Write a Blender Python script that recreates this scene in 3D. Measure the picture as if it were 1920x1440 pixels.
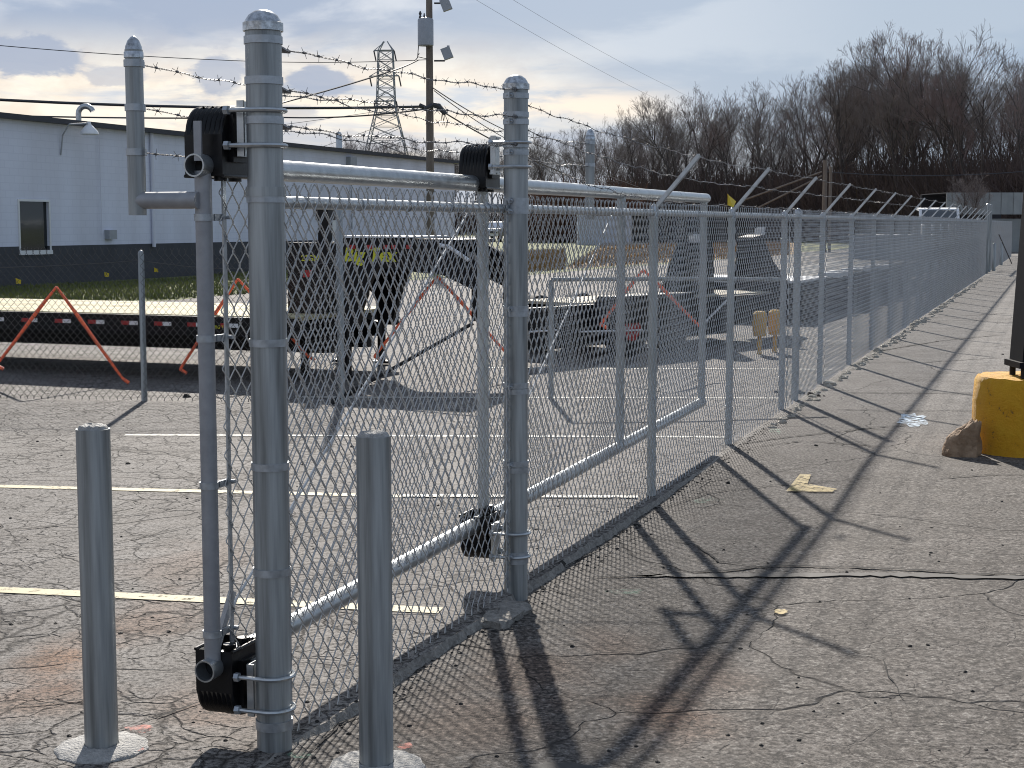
import bpy, math, random
import numpy as np
from math import sin, cos, radians, pi, hypot, atan2
from mathutils import Vector, Matrix

for o in list(bpy.data.objects): bpy.data.objects.remove(o)
SC = bpy.context.scene
COL = SC.collection

# ------------------------------------------------------------------ camera
FOC = 2900.0; PITCH = math.atan(300 / FOC); EYE = 1.72
cam = bpy.data.cameras.new('camera'); cam.sensor_width = 36; cam.lens = 36 * FOC / 1920
cam.clip_start = 0.1; cam.clip_end = 4000
co = bpy.data.objects.new('camera', cam); COL.objects.link(co)
co.location = (0, 0, EYE); co.rotation_euler = (pi / 2 - PITCH, 0, 0)
SC.camera = co

# ------------------------------------------------------------------ world, sun, exposure
SUN_AZ = -4.1; SUN_EL = 32.0
SC.view_settings.view_transform = 'Standard'; SC.view_settings.look = 'None'
SC.view_settings.gamma = 1; SC.view_settings.use_curve_mapping = False
SC.view_settings.exposure = 0.66
world = bpy.data.worlds.new('World'); SC.world = world; world.use_nodes = True
NT = world.node_tree; NT.nodes.clear()

def build_world():
    nt = NT
    def N(t, **k):
        n = nt.nodes.new(t)
        for a, b in k.items(): setattr(n, a, b)
        return n
    def M(op, a, b=0.0, c=0.0, clamp=False):
        n = N('ShaderNodeMath', operation=op, use_clamp=clamp)
        for i, v in enumerate((a, b, c)):
            if isinstance(v, (int, float)): n.inputs[i].default_value = v
            else: nt.links.new(v, n.inputs[i])
        return n.outputs[0]
    def sstep(v, a, b):
        n = N('ShaderNodeMapRange', interpolation_type='SMOOTHSTEP')
        nt.links.new(v, n.inputs[0]); n.inputs[1].default_value = a; n.inputs[2].default_value = b
        return n.outputs[0]
    def mix(f, a, b):
        n = N('ShaderNodeMix', data_type='RGBA')
        if isinstance(f, (int, float)): n.inputs[0].default_value = f
        else: nt.links.new(f, n.inputs[0])
        for i, v in ((6, a), (7, b)):
            if isinstance(v, tuple): n.inputs[i].default_value = (*v, 1)
            else: nt.links.new(v, n.inputs[i])
        return n.outputs[2]
    tc = N('ShaderNodeTexCoord'); sp = N('ShaderNodeSeparateXYZ'); nt.links.new(tc.outputs['Generated'], sp.inputs[0])
    az = M('MULTIPLY', M('ARCTAN2', sp.outputs[0], sp.outputs[1]), 57.2958)
    el = M('MULTIPLY', M('ARCSINE', sp.outputs[2]), 57.2958)
    def noise(sx, sy, scale, det, rough, off=0.0, dist=0.0):
        cx = N('ShaderNodeCombineXYZ')
        nt.links.new(M('MULTIPLY', az, sx), cx.inputs[0]); nt.links.new(M('MULTIPLY', el, sy), cx.inputs[1]); cx.inputs[2].default_value = off
        n = N('ShaderNodeTexNoise'); n.inputs['Scale'].default_value = scale; n.inputs['Detail'].default_value = det
        n.inputs['Roughness'].default_value = rough; n.inputs['Distortion'].default_value = dist
        nt.links.new(cx.outputs[0], n.inputs['Vector']); return n.outputs[0]
    n1 = noise(0.10, 0.34, 1.0, 6, 0.55, 3.1, 0.3)
    n2 = noise(0.16, 0.9, 1.0, 6, 0.6, 7.7, 0.5)
    n3 = noise(0.5, 1.1, 1.0, 5, 0.6, 1.3, 0.2)
    k = 10.0 / 2 ** 0.55          # strength .1 and exposure
    def C(r, g, b):               # a picture colour (sRGB 0..255) as sky radiance
        f = lambda c: ((c / 255 + 0.055) / 1.055) ** 2.4 * k
        return (f(r), f(g), f(b))
    # overcast body: pale lavender grey with blue grey banks
    base = mix(sstep(n1, 0.42, 0.58), C(150, 166, 192), C(203, 209, 220))
    rt = sstep(az, 2.0, 14.0)
    base = mix(M('MULTIPLY', rt, 0.75), base, C(160, 178, 199))
    ctr = M('MULTIPLY', sstep(az, -9, 3), M('SUBTRACT', 1.0, sstep(az, 5, 15)))
    base = mix(M('MULTIPLY', ctr, 0.45), base, C(184, 198, 214))
    # warm thin cloud low on the left
    band = M('MULTIPLY', sstep(el, 1.3, 3.3), M('SUBTRACT', 1.0, sstep(el, 4.6, 7.6)))
    left = M('SUBTRACT', 1.0, sstep(az, -3.0, 5.5))
    warm = M('MULTIPLY', M('MULTIPLY', band, left), sstep(n2, 0.30, 0.55))
    base = mix(M('MULTIPLY', warm, 0.95, clamp=True), base, mix(sstep(n3, 0.35, 0.65), C(240, 226, 210), C(255, 246, 230)))
    # thin warm streak right of the middle
    st = M('MULTIPLY', M('MULTIPLY', sstep(el, 3.35, 4.1), M('SUBTRACT', 1.0, sstep(el, 4.3, 5.4))), M('MULTIPLY', sstep(az, -4, 1), M('SUBTRACT', 1.0, sstep(az, 3.5, 7.5))))
    base = mix(M('MULTIPLY', M('MULTIPLY', st, sstep(n2, 0.35, 0.58)), 0.9), base, C(252, 236, 218))
    # blue grey small banks of cloud
    for (a0, e0, ra, re, s) in ((-17.0, 5.85, 1.6, 0.80, 1), (-10.5, 5.35, 1.1, 0.75, .85), (-7.05, 5.15, 1.1, 0.55, 1), (-14.2, 5.2, 1.0, 0.4, .6), (-11.6, 7.1, 2.6, 1.0, .4),
                               (-8.3, 3.9, 1.7, .45, .5), (3.5, 3.0, 3.2, .55, .6), (-6.5, 2.9, 3.2, 0.5, .5), (-15.7, 3.3, 2.0, 0.3, .5)):
        dx = M('DIVIDE', M('SUBTRACT', az, a0), ra); dy = M('DIVIDE', M('SUBTRACT', el, e0), re)
        dd = M('SQRT', M('ADD', M('MULTIPLY', dx, dx), M('MULTIPLY', dy, dy)))
        dd = M('ADD', dd, M('MULTIPLY', M('SUBTRACT', n3, 0.5), 1.9))
        m = M('SUBTRACT', 1.0, sstep(dd, 0.75, 1.08))
        base = mix(M('MULTIPLY', m, s * .9), base, C(153, 166, 191))
    # higher sky, out of view: plain grey cloud, darker away from the sun
    hi = sstep(el, 9, 45)
    base = mix(M('MULTIPLY', hi, 0.75), base, C(138, 153, 178))
    sky = N('ShaderNodeTexSky', sky_type='NISHITA', sun_disc=False)
    sky.sun_elevation = radians(SUN_EL); sky.sun_rotation = radians(SUN_AZ % 360)
    out = mix(0.95, sky.outputs[0], base)
    bg = N('ShaderNodeBackground'); bg.inputs[1].default_value = 0.1
    nt.links.new(out, bg.inputs[0])
    wo = N('ShaderNodeOutputWorld'); nt.links.new(bg.outputs[0], wo.inputs[0])
build_world()

sl = bpy.data.lights.new('sun', 'SUN'); sl.energy = 4.2; sl.angle = radians(0.95); sl.color = (1.0, 0.93, 0.84)
so = bpy.data.objects.new('sun', sl); COL.objects.link(so)
sd = Vector((sin(radians(SUN_AZ)) * cos(radians(SUN_EL)), cos(radians(SUN_AZ)) * cos(radians(SUN_EL)), sin(radians(SUN_EL))))
so.rotation_euler = sd.to_track_quat('Z', 'Y').to_euler(); so.location = (0, 0, 30)
SC.cycles.max_bounces = 6; SC.cycles.filter_width = 1.05

# ------------------------------------------------------------------ survey helpers: read a place off the photograph
def ray(px, py):
    u = (px - 960) / FOC; v = (720 - py) / FOC
    return (u, cos(PITCH) + v * sin(PITCH), -sin(PITCH) + v * cos(PITCH))
def G(px, py, z=0.0):
    r = ray(px, py); t = (z - EYE) / r[2]; return Vector((r[0] * t, r[1] * t, z))
def AT(px, py, Y):
    r = ray(px, py); t = Y / r[1]; return Vector((r[0] * t, Y, EYE + r[2] * t))
P1 = Vector((-0.785, 4.966, 0)); DV = Vector((0.33247, 0.94311, 0)); NV = Vector((-0.94311, 0.33247, 0))
def F(s, o=0.0, z=0.0): return P1 + DV * s + NV * o + Vector((0, 0, z))
def SO(p): q = Vector((p[0], p[1], 0)) - P1; return q.dot(DV), q.dot(NV)
def ONP(px, py, A, D):
    """point where the sight line meets the vertical plane through A along D"""
    r = ray(px, py); det = r[0] * (-D[1]) + D[0] * r[1]
    t = (A[0] * (-D[1]) + D[0] * A[1]) / det
    return Vector((r[0] * t, r[1] * t, EYE + r[2] * t))
FANG = atan2(DV.y, DV.x)

def hnoise(x): return sin(x * 5.1 + 1.3) * .5 + sin(x * 11.7 + .4) * .3 + sin(x * 23.9 + 2.) * .2
def edge_o(s): return -0.040 + 0.012 * hnoise(s * 1.1) - 0.02 * max(0, min(1, (s - 3) / 3))
def step_h(s):
    a = max(0.0, min(1.0, (s + 0.15) / 0.7)); b = max(0.0, min(1.0, (7.3 - s) / 3.0))
    return 0.038 * a * a * (3 - 2 * a) * b * b * (3 - 2 * b)
def gz(x, y):
    s, o = SO((x, y)); h = step_h(s)
    return -h * max(0.35, 1.0 - max(0, -o - .6) * 0.12) if o < edge_o(s) - .004 else 0.0

# ------------------------------------------------------------------ materials
def newmat(name):
    m = bpy.data.materials.new(name); m.use_nodes = True; nt = m.node_tree
    b = nt.nodes['Principled BSDF']; return m, nt, b
def mat(name, col, rough=.6, metal=0., var=.25, scale=6., bump=0., bscale=60., col2=None, stretch=None, rvar=0., spec=None, coord='Object', det=4):
    m, nt, b = newmat(name); L = nt.links
    tc = nt.nodes.new('ShaderNodeTexCoord'); mp = nt.nodes.new('ShaderNodeMapping'); L.new(tc.outputs[coord], mp.inputs[0])
    if stretch: mp.inputs['Scale'].default_value = stretch
    n = nt.nodes.new('ShaderNodeTexNoise'); n.inputs['Scale'].default_value = scale; n.inputs['Detail'].default_value = det; n.inputs['Roughness'].default_value = .62
    L.new(mp.outputs[0], n.inputs[0])
    r = nt.nodes.new('ShaderNodeValToRGB'); L.new(n.outputs[0], r.inputs[0])
    c2 = col2 or tuple(min(1, c * (1 + var)) for c in col); c1 = col if col2 else tuple(c * (1 - var) for c in col)
    r.color_ramp.elements[0].position = .33; r.color_ramp.elements[0].color = (*c1, 1)
    r.color_ramp.elements[1].position = .68; r.color_ramp.elements[1].color = (*c2, 1)
    L.new(r.outputs[0], b.inputs['Base Color'])
    b.inputs['Metallic'].default_value = metal; b.inputs['Roughness'].default_value = rough
    if spec is not None: b.inputs['Specular IOR Level'].default_value = spec
    if rvar:
        mr = nt.nodes.new('ShaderNodeMapRange'); L.new(n.outputs[0], mr.inputs[0]); mr.inputs[1].default_value = .3; mr.inputs[2].default_value = .7
        mr.inputs[3].default_value = rough - rvar; mr.inputs[4].default_value = rough + rvar; L.new(mr.outputs[0], b.inputs['Roughness'])
    if bump:
        n2 = nt.nodes.new('ShaderNodeTexNoise'); n2.inputs['Scale'].default_value = bscale; n2.inputs['Detail'].default_value = 3; L.new(mp.outputs[0], n2.inputs[0])
        bp = nt.nodes.new('ShaderNodeBump'); bp.inputs['Strength'].default_value = 1; bp.inputs['Distance'].default_value = bump
        L.new(n2.outputs[0], bp.inputs['Height']); L.new(bp.outputs[0], b.inputs['Normal'])
    return m
MT = {}
MT['galv'] = mat('galvanised_pipe', (.15, .163, .168), .42, .38, scale=22, col2=(.42, .45, .46), stretch=(1, 1, .05), rvar=.1, bump=.0006, bscale=70)
MT['galv_line'] = mat('galvanised_line_post', (.33, .36, .37), .45, .35, scale=9, col2=(.50, .54, .55), stretch=(1, 1, .18), rvar=.08)
MT['arm'] = mat('pressed_steel_arm', (.55, .57, .58), .45, .3, var=.12, scale=20)
MT['galv_new'] = mat('galvanised_rail', (.44, .465, .48), .34, .8, var=.18, scale=14, rvar=.08, bump=.0004, bscale=90)
MT['galv_band'] = mat('galvanised_strap', (.38, .41, .44), .4, .6, var=.2, scale=30, rvar=.1)
MT['weld'] = mat('zinc_paint', (.30, .31, .33), .5, .35, var=.1, scale=20)
MT['alu'] = mat('cast_cap', (.42, .44, .46), .28, .85, var=.5, scale=40, bump=.001, bscale=60)
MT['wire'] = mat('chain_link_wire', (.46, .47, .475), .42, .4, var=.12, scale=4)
MT['wire_far'] = mat('chain_link_wire_sky_sheen', (.52, .55, .58), .42, .3, var=.1, scale=4)  # same wire as the near bays, with the distant sky sheen put into its colour
MT['wire_old'] = mat('weathered_wire', (.10, .10, .10), .6, .4, var=.2, scale=4)
MT['barb'] = mat('barbed_wire', (.16, .16, .165), .5, .6, var=.3, scale=8)
MT['black'] = mat('black_plastic', (.006, .006, .007), .34, 0, var=.2, scale=10, rvar=.08, spec=.3, bump=.0006, bscale=40)
MT['concrete'] = mat('concrete', (.30, .285, .26), .85, 0, var=.3, scale=25, bump=.01, bscale=90, det=8)
MT['white_conc'] = mat('bright_mortar', (.36, .355, .34), .75, 0, var=.25, scale=40, bump=.012, bscale=120, det=6)
MT['paint_wall'] = mat('white_block_paint', (.64, .66, .74), .7, 0, var=.04, scale=.8)
def block_wall():
    m, nt, b = newmat('painted_block_wall'); L = nt.links; geo = nt.nodes.new('ShaderNodeNewGeometry')
    def dot(v):
        d = nt.nodes.new('ShaderNodeVectorMath'); d.operation = 'DOT_PRODUCT'; L.new(geo.outputs['Position'], d.inputs[0]); d.inputs[1].default_value = v; return d.outputs['Value']
    cx = nt.nodes.new('ShaderNodeCombineXYZ'); L.new(dot(tuple(DV)), cx.inputs[0]); L.new(dot((0, 0, 1)), cx.inputs[1])
    br = nt.nodes.new('ShaderNodeTexBrick'); L.new(cx.outputs[0], br.inputs['Vector']); br.inputs['Scale'].default_value = 1; br.inputs['Brick Width'].default_value = .406; br.inputs['Row Height'].default_value = .203
    br.inputs['Mortar Size'].default_value = .012; br.inputs['Color1'].default_value = (.70, .73, .84, 1); br.inputs['Color2'].default_value = (.68, .71, .82, 1); br.inputs['Mortar'].default_value = (.64, .67, .78, 1)
    n = nt.nodes.new('ShaderNodeTexNoise'); n.inputs['Scale'].default_value = .5; n.inputs['Detail'].default_value = 6; mp = nt.nodes.new('ShaderNodeMapping'); mp.inputs['Scale'].default_value = (1.5, .3, 1); L.new(cx.outputs[0], mp.inputs[0]); L.new(mp.outputs[0], n.inputs[0])
    mx = nt.nodes.new('ShaderNodeMix'); mx.data_type = 'RGBA'; mx.blend_type = 'MULTIPLY'; mx.inputs[0].default_value = 1; L.new(br.outputs['Color'], mx.inputs[6])
    r = nt.nodes.new('ShaderNodeValToRGB'); L.new(n.outputs[0], r.inputs[0]); r.color_ramp.elements[0].position = .35; r.color_ramp.elements[0].color = (.88, .87, .86, 1); r.color_ramp.elements[1].position = .6
    L.new(r.outputs[0], mx.inputs[7]); L.new(mx.outputs[2], b.inputs['Base Color']); b.inputs['Roughness'].default_value = .7
    return m
MT['block'] = block_wall()
MT['dark_base'] = mat('dark_plinth_paint', (.048, .051, .060), .7, 0, var=.15, scale=2)
MT['fascia'] = mat('dark_fascia', (.03, .032, .04), .5, .2, var=.1)
MT['trailer'] = mat('black_trailer_paint', (.005, .005, .006), .5, 0, var=.3, scale=3, rvar=.1, spec=.25)
MT['wood'] = mat('pine_deck', (.44, .37, .21), .75, 0, scale=3, col2=(.54, .50, .31), stretch=(1, 1, 1), bump=.002, bscale=20)
MT['wood_grey'] = mat('weathered_deck', (.45, .40, .30), .75, 0, var=.2, scale=4)
MT['red'] = mat('red_reflector', (.35, .02, .02), .4, 0, var=.1)
MT['white'] = mat('white_enamel', (.72, .73, .74), .45, 0, var=.05)
MT['tyre'] = mat('tyre_rubber', (.015, .015, .016), .85, 0, var=.2, scale=20)
MT['orange'] = mat('fluorescent_orange', (1.0, .17, .07), .6, 0, var=.08, scale=8)
MT['yellow'] = mat('yellow_vinyl', (.62, .62, .04), .5, 0, var=.05)
MT['flag'] = mat('yellow_flag', (.75, .55, .03), .6, 0, var=.1)
MT['pole'] = mat('timber_pole', (.13, .105, .085), .9, 0, scale=6, col2=(.22, .185, .155), stretch=(1, 1, .08), bump=.01, bscale=30)
MT['grey_box'] = mat('grey_equipment', (.33, .35, .38), .5, .1, var=.08)
MT['lattice'] = mat('lattice_steel', (.24, .26, .29), .6, .2, var=.1)
MT['cable'] = mat('black_cable', (.05, .05, .055), .6, 0, var=.1)
MT['trunk'] = mat('dark_trunk', (.075, .066, .062), .95, 0, var=.3, scale=.6)
MT['bark'] = mat('grey_bark', (.170, .145, .136), .95, 0, var=.3, scale=.6)
MT['bark_red'] = mat('reddish_bark', (.185, .135, .128), .95, 0, var=.3, scale=.6)
MT['thicket'] = mat('brown_undergrowth', (.085, .062, .055), .95, 0, var=.4, scale=.25)
MT['rust_leaf'] = mat('rusty_hedge', (.11, .055, .035), .95, 0, var=.4, scale=.4)
MT['rock'] = mat('brown_stone', (.17, .105, .06), .85, 0, scale=9, col2=(.36, .25, .16), bump=.02, bscale=25, det=8)
MT['col_black'] = mat('black_column_paint', (.006, .006, .009), .6, 0, var=.2, scale=4, spec=.15)
MT['tan'] = mat('tan_plastic', (.62, .37, .07), .6, 0, var=.15)
MT['shed'] = mat('grey_siding', (.27, .29, .29), .6, .1, var=.15, scale=.7)
MT['container'] = mat('pale_blue_container', (.50, .56, .66), .5, 0, var=.05)
MT['clear_tank'] = MT['white']
MT['dark_int'] = mat('dark_interior', (.02, .022, .02), .8, 0, var=.3)
MT['brown'] = mat('brown_door', (.07, .055, .05), .6, 0, var=.15)
MT['pebble'] = mat('rubble_stone', (.32, .30, .26), .85, 0, var=.35, scale=12)
MT['tar'] = mat('tar_crumb', (.02, .019, .018), .9, 0, var=.3)

def yellow_conc():
    m, nt, b = newmat('yellow_painted_concrete'); L = nt.links
    tc = nt.nodes.new('ShaderNodeTexCoord')
    n = nt.nodes.new('ShaderNodeTexNoise'); n.inputs['Scale'].default_value = 7; n.inputs['Detail'].default_value = 10; n.inputs['Roughness'].default_value = .78; L.new(tc.outputs['Object'], n.inputs[0])
    r = nt.nodes.new('ShaderNodeValToRGB'); L.new(n.outputs[0], r.inputs[0]); e = r.color_ramp.elements
    e[0].position = .36; e[0].color = (.14, .07, .03, 1); e[1].position = .41; e[1].color = (.80, .38, .006, 1)
    x = r.color_ramp.elements.new(.7); x.color = (.88, .50, .02, 1)
    L.new(r.outputs[0], b.inputs['Base Color']); b.inputs['Roughness'].default_value = .6
    bp = nt.nodes.new('ShaderNodeBump'); bp.inputs['Distance'].default_value = .06; L.new(n.outputs[0], bp.inputs['Height']); L.new(bp.outputs[0], b.inputs['Normal'])
    return m
MT['yellow_conc'] = yellow_conc()

def glass():
    m, nt, b = newmat('window_glass'); b.inputs['Base Color'].default_value = (.05, .06, .06, 1)
    b.inputs['Roughness'].default_value = .05; b.inputs['Transmission Weight'].default_value = .7; b.inputs['Alpha'].default_value = 1
    return m
MT['glass'] = glass()

def paint_mat(name, col, lo=.42, hi=.52, scale=14., alpha_max=1.):
    """worn road paint: breaks up where the noise is low"""
    m, nt, b = newmat(name); L = nt.links
    tc = nt.nodes.new('ShaderNodeTexCoord')
    n = nt.nodes.new('ShaderNodeTexNoise'); n.inputs['Scale'].default_value = scale; n.inputs['Detail'].default_value = 8; n.inputs['Roughness'].default_value = .75; L.new(tc.outputs['Object'], n.inputs[0])
    mr = nt.nodes.new('ShaderNodeMapRange'); L.new(n.outputs[0], mr.inputs[0]); mr.inputs[1].default_value = lo; mr.inputs[2].default_value = hi; mr.inputs[4].default_value = alpha_max
    b.inputs['Base Color'].default_value = (*col, 1); b.inputs['Roughness'].default_value = .7
    L.new(mr.outputs[0], b.inputs['Alpha'])
    return m
MT['line_y'] = paint_mat('worn_yellow_line', (.50, .44, .27), .36, .47)
MT['line_w'] = paint_mat('worn_white_line', (.48, .47, .42), .38, .48)
MT['spray_r'] = paint_mat('red_spray', (.75, .16, .10), .47, .62, 16, .75)
MT['spray_g'] = paint_mat('green_spray', (.16, .42, .28), .48, .68, 16, .5)
MT['spray_b'] = paint_mat('pale_blue_spray', (.62, .76, .88), .44, .60, 16, .9)
MT['patch_y'] = paint_mat('yellow_patch', (.50, .38, .15), .36, .54, 22, .85)

def asphalt():
    m, nt, b = newmat('old_asphalt'); L = nt.links
    def N(t): return nt.nodes.new(t)
    def noise(sc, det=5, rough=.6, dist=0., vec=None):
        n = N('ShaderNodeTexNoise'); n.inputs['Scale'].default_value = sc; n.inputs['Detail'].default_value = det; n.inputs['Roughness'].default_value = rough; n.inputs['Distortion'].default_value = dist
        L.new(vec or pos, n.inputs[0]); return n.outputs[0]
    def M(op, a, b_=0., clamp=False):
        n = N('ShaderNodeMath'); n.operation = op; n.use_clamp = clamp
        for i, v in enumerate((a, b_)):
            if isinstance(v, (int, float)): n.inputs[i].default_value = v
            else: L.new(v, n.inputs[i])
        return n.outputs[0]
    def MR(v, a, b_, c=0., d=1., sm=True):
        n = N('ShaderNodeMapRange'); L.new(v, n.inputs[0])
        if sm: n.interpolation_type = 'SMOOTHSTEP'
        for i, x in enumerate((a, b_, c, d)): n.inputs[i + 1].default_value = x
        return n.outputs[0]
    def mix(f, a, b_, t='MIX'):
        n = N('ShaderNodeMix'); n.data_type = 'RGBA'; n.blend_type = t
        if isinstance(f, (int, float)): n.inputs[0].default_value = f
        else: L.new(f, n.inputs[0])
        for i, v in ((6, a), (7, b_)):
            if isinstance(v, tuple): n.inputs[i].default_value = (*v, 1)
            else: L.new(v, n.inputs[i])
        return n.outputs[2]
    geo = N('ShaderNodeNewGeometry'); pos = geo.outputs['Position']
    big = noise(.35, 5, .6); mid = noise(2.2, 6, .65); fine = noise(48, 4, .75); grit = noise(150, 2, .6)
    # which side of the fence: the strip in front is darker, finer asphalt
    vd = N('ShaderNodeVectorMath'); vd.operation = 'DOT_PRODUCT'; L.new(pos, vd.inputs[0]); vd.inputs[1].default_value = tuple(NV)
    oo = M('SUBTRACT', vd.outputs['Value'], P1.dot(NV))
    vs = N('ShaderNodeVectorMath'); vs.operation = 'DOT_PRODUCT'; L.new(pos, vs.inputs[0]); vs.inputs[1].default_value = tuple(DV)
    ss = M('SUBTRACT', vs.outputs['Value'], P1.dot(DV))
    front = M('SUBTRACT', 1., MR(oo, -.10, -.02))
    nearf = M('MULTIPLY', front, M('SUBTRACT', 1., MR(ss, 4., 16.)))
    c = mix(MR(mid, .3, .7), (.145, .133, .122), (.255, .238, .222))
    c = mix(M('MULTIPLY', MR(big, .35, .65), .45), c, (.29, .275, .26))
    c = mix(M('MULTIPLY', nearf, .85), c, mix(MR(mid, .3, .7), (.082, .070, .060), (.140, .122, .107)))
    # aggregate
    c = mix(M('MULTIPLY', MR(fine, .53, .66), .7), c, (.36, .34, .31))
    c = mix(M('MULTIPLY', M('SUBTRACT', 1., MR(fine, .42, .50)), .85), c, (.022, .020, .019))
    c = mix(M('MULTIPLY', M('SUBTRACT', 1., MR(grit, .34, .5)), .5), c, (.025, .023, .022))
    pit = noise(24, 5, .7); c = mix(M('MULTIPLY', M('SUBTRACT', 1., MR(pit, .40, .47)), .75), c, (.030, .026, .023))
    c = mix(M('MULTIPLY', MR(noise(5.5, 4, .7), .45, .62), .35), c, mix(1., c, (.62, .58, .54), 'MULTIPLY'))
    # cracking: two sizes of alligator pattern, in patches
    def crack(sc, w, mask, seedvec):
        mp = N('ShaderNodeMapping'); mp.inputs['Location'].default_value = seedvec; L.new(pos, mp.inputs[0])
        dn = N('ShaderNodeTexNoise'); dn.inputs['Scale'].default_value = sc * 1.3; dn.inputs['Detail'].default_value = 5; L.new(mp.outputs[0], dn.inputs[0])
        va = N('ShaderNodeVectorMath'); va.operation = 'MULTIPLY_ADD'; L.new(dn.outputs['Color'], va.inputs[0]); va.inputs[1].default_value = (.55 / sc,) * 3; L.new(mp.outputs[0], va.inputs[2])
        v = N('ShaderNodeTexVoronoi'); v.feature = 'DISTANCE_TO_EDGE'; v.inputs['Scale'].default_value = sc; L.new(va.outputs[0], v.inputs['Vector'])
        wn = M('MULTIPLY', MR(noise(sc * 2.2, 3), .3, .7), w * sc * 1.8)
        line = M('SUBTRACT', 1., M('DIVIDE', v.outputs['Distance'], M('ADD', wn, .0005), clamp=True))
        return M('MULTIPLY', line, mask)
    m1 = MR(noise(.8, 3), .38, .50); m2 = MR(noise(.55, 3, .5, 0., None), .36, .5)
    inner = M('SUBTRACT', 1., M('MULTIPLY', front, .7))
    k1 = crack(2.3, .011, M('MULTIPLY', m2, inner), (0, 0, 0)); k2 = crack(6.0, .0065, M('MULTIPLY', m1, inner), (3.3, 1.7, 0)); k3 = crack(.45, .010, 1.0 if False else MR(big, .3, .4), (9, 4, 0))
    cr = M('MAXIMUM', M('MAXIMUM', k1, M('MULTIPLY', k2, .85)), k3)
    c = mix(M('MULTIPLY', cr, .93), c, (.022, .019, .017))
    # rust and earth stains with shapes of their own
    for (px, py, rx, ry, a) in ((130, 1235, 95, 50, .75), (285, 1160, 100, 50, .4), (1250, 1330, 120, 55, .6), (1130, 1190, 80, 40, .35), (60, 1310, 160, 40, .4), (420, 1330, 160, 60, .35), (1000, 1240, 130, 60, .35), (1330, 1250, 80, 50, .35), (370, 1050, 120, 40, .25), (900, 1330, 160, 70, .3)):
        p = G(px, py); qx = G(px + rx, py) - p; qy = G(px, py - ry) - p
        sub = N('ShaderNodeVectorMath'); sub.operation = 'SUBTRACT'; L.new(pos, sub.inputs[0]); sub.inputs[1].default_value = tuple(p)
        sc_ = N('ShaderNodeVectorMath'); sc_.operation = 'MULTIPLY'; L.new(sub.outputs[0], sc_.inputs[0]); sc_.inputs[1].default_value = (1 / qx.length, 1 / qy.length, 0)
        ln = N('ShaderNodeVectorMath'); ln.operation = 'LENGTH'; L.new(sc_.outputs[0], ln.inputs[0])
        dd = M('ADD', ln.outputs['Value'], M('MULTIPLY', M('SUBTRACT', mid, .5), 2.4))
        f = M('MULTIPLY', M('SUBTRACT', 1., MR(dd, .1, 1.3)), a)
        c = mix(f, c, mix(1., c, (1.15, .62, .33), 'MULTIPLY'))
    # broad damp / oil darkening
    dk = MR(noise(.9, 4, .6, .4), .56, .72); c = mix(M('MULTIPLY', dk, .35), c, (.07, .064, .06))
    L.new(c, b.inputs['Base Color']); b.inputs['Roughness'].default_value = .80; b.inputs['Specular IOR Level'].default_value = .22
    h = M('ADD', M('MULTIPLY', fine, .006), M('ADD', M('MULTIPLY', grit, .0018), M('ADD', M('MULTIPLY', mid, .012), M('MULTIPLY', cr, -.012))))
    bp = N('ShaderNodeBump'); bp.inputs['Distance'].default_value = 1.; bp.inputs['Strength'].default_value = .85
    L.new(h, bp.inputs['Height']); L.new(bp.outputs[0], b.inputs['Normal'])
    return m
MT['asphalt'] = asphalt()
MT['asphalt_edge'] = mat('broken_asphalt_edge', (.16, .15, .135), .9, 0, scale=30, col2=(.34, .32, .29), bump=.02, bscale=60, det=8, coord='Object')
MT['grass'] = mat('winter_grass', (.10, .12, .034), .9, 0, scale=.35, col2=(.17, .18, .06), bump=.03, bscale=8, det=8)
MT['dry'] = mat('dry_weeds', (.17, .11, .05), .95, 0, scale=.5, col2=(.30, .20, .10), bump=.05, bscale=5, det=8)
MT['track'] = mat('pale_gravel_road', (.28, .28, .26), .9, 0, var=.12, scale=1)
MT['crack'] = mat('crack_line', (.022, .02, .018), .95, 0, var=.3, scale=20)
MT['tar_seal'] = mat('tar_seal', (.045, .041, .038), .75, 0, var=.3, scale=30)

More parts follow.
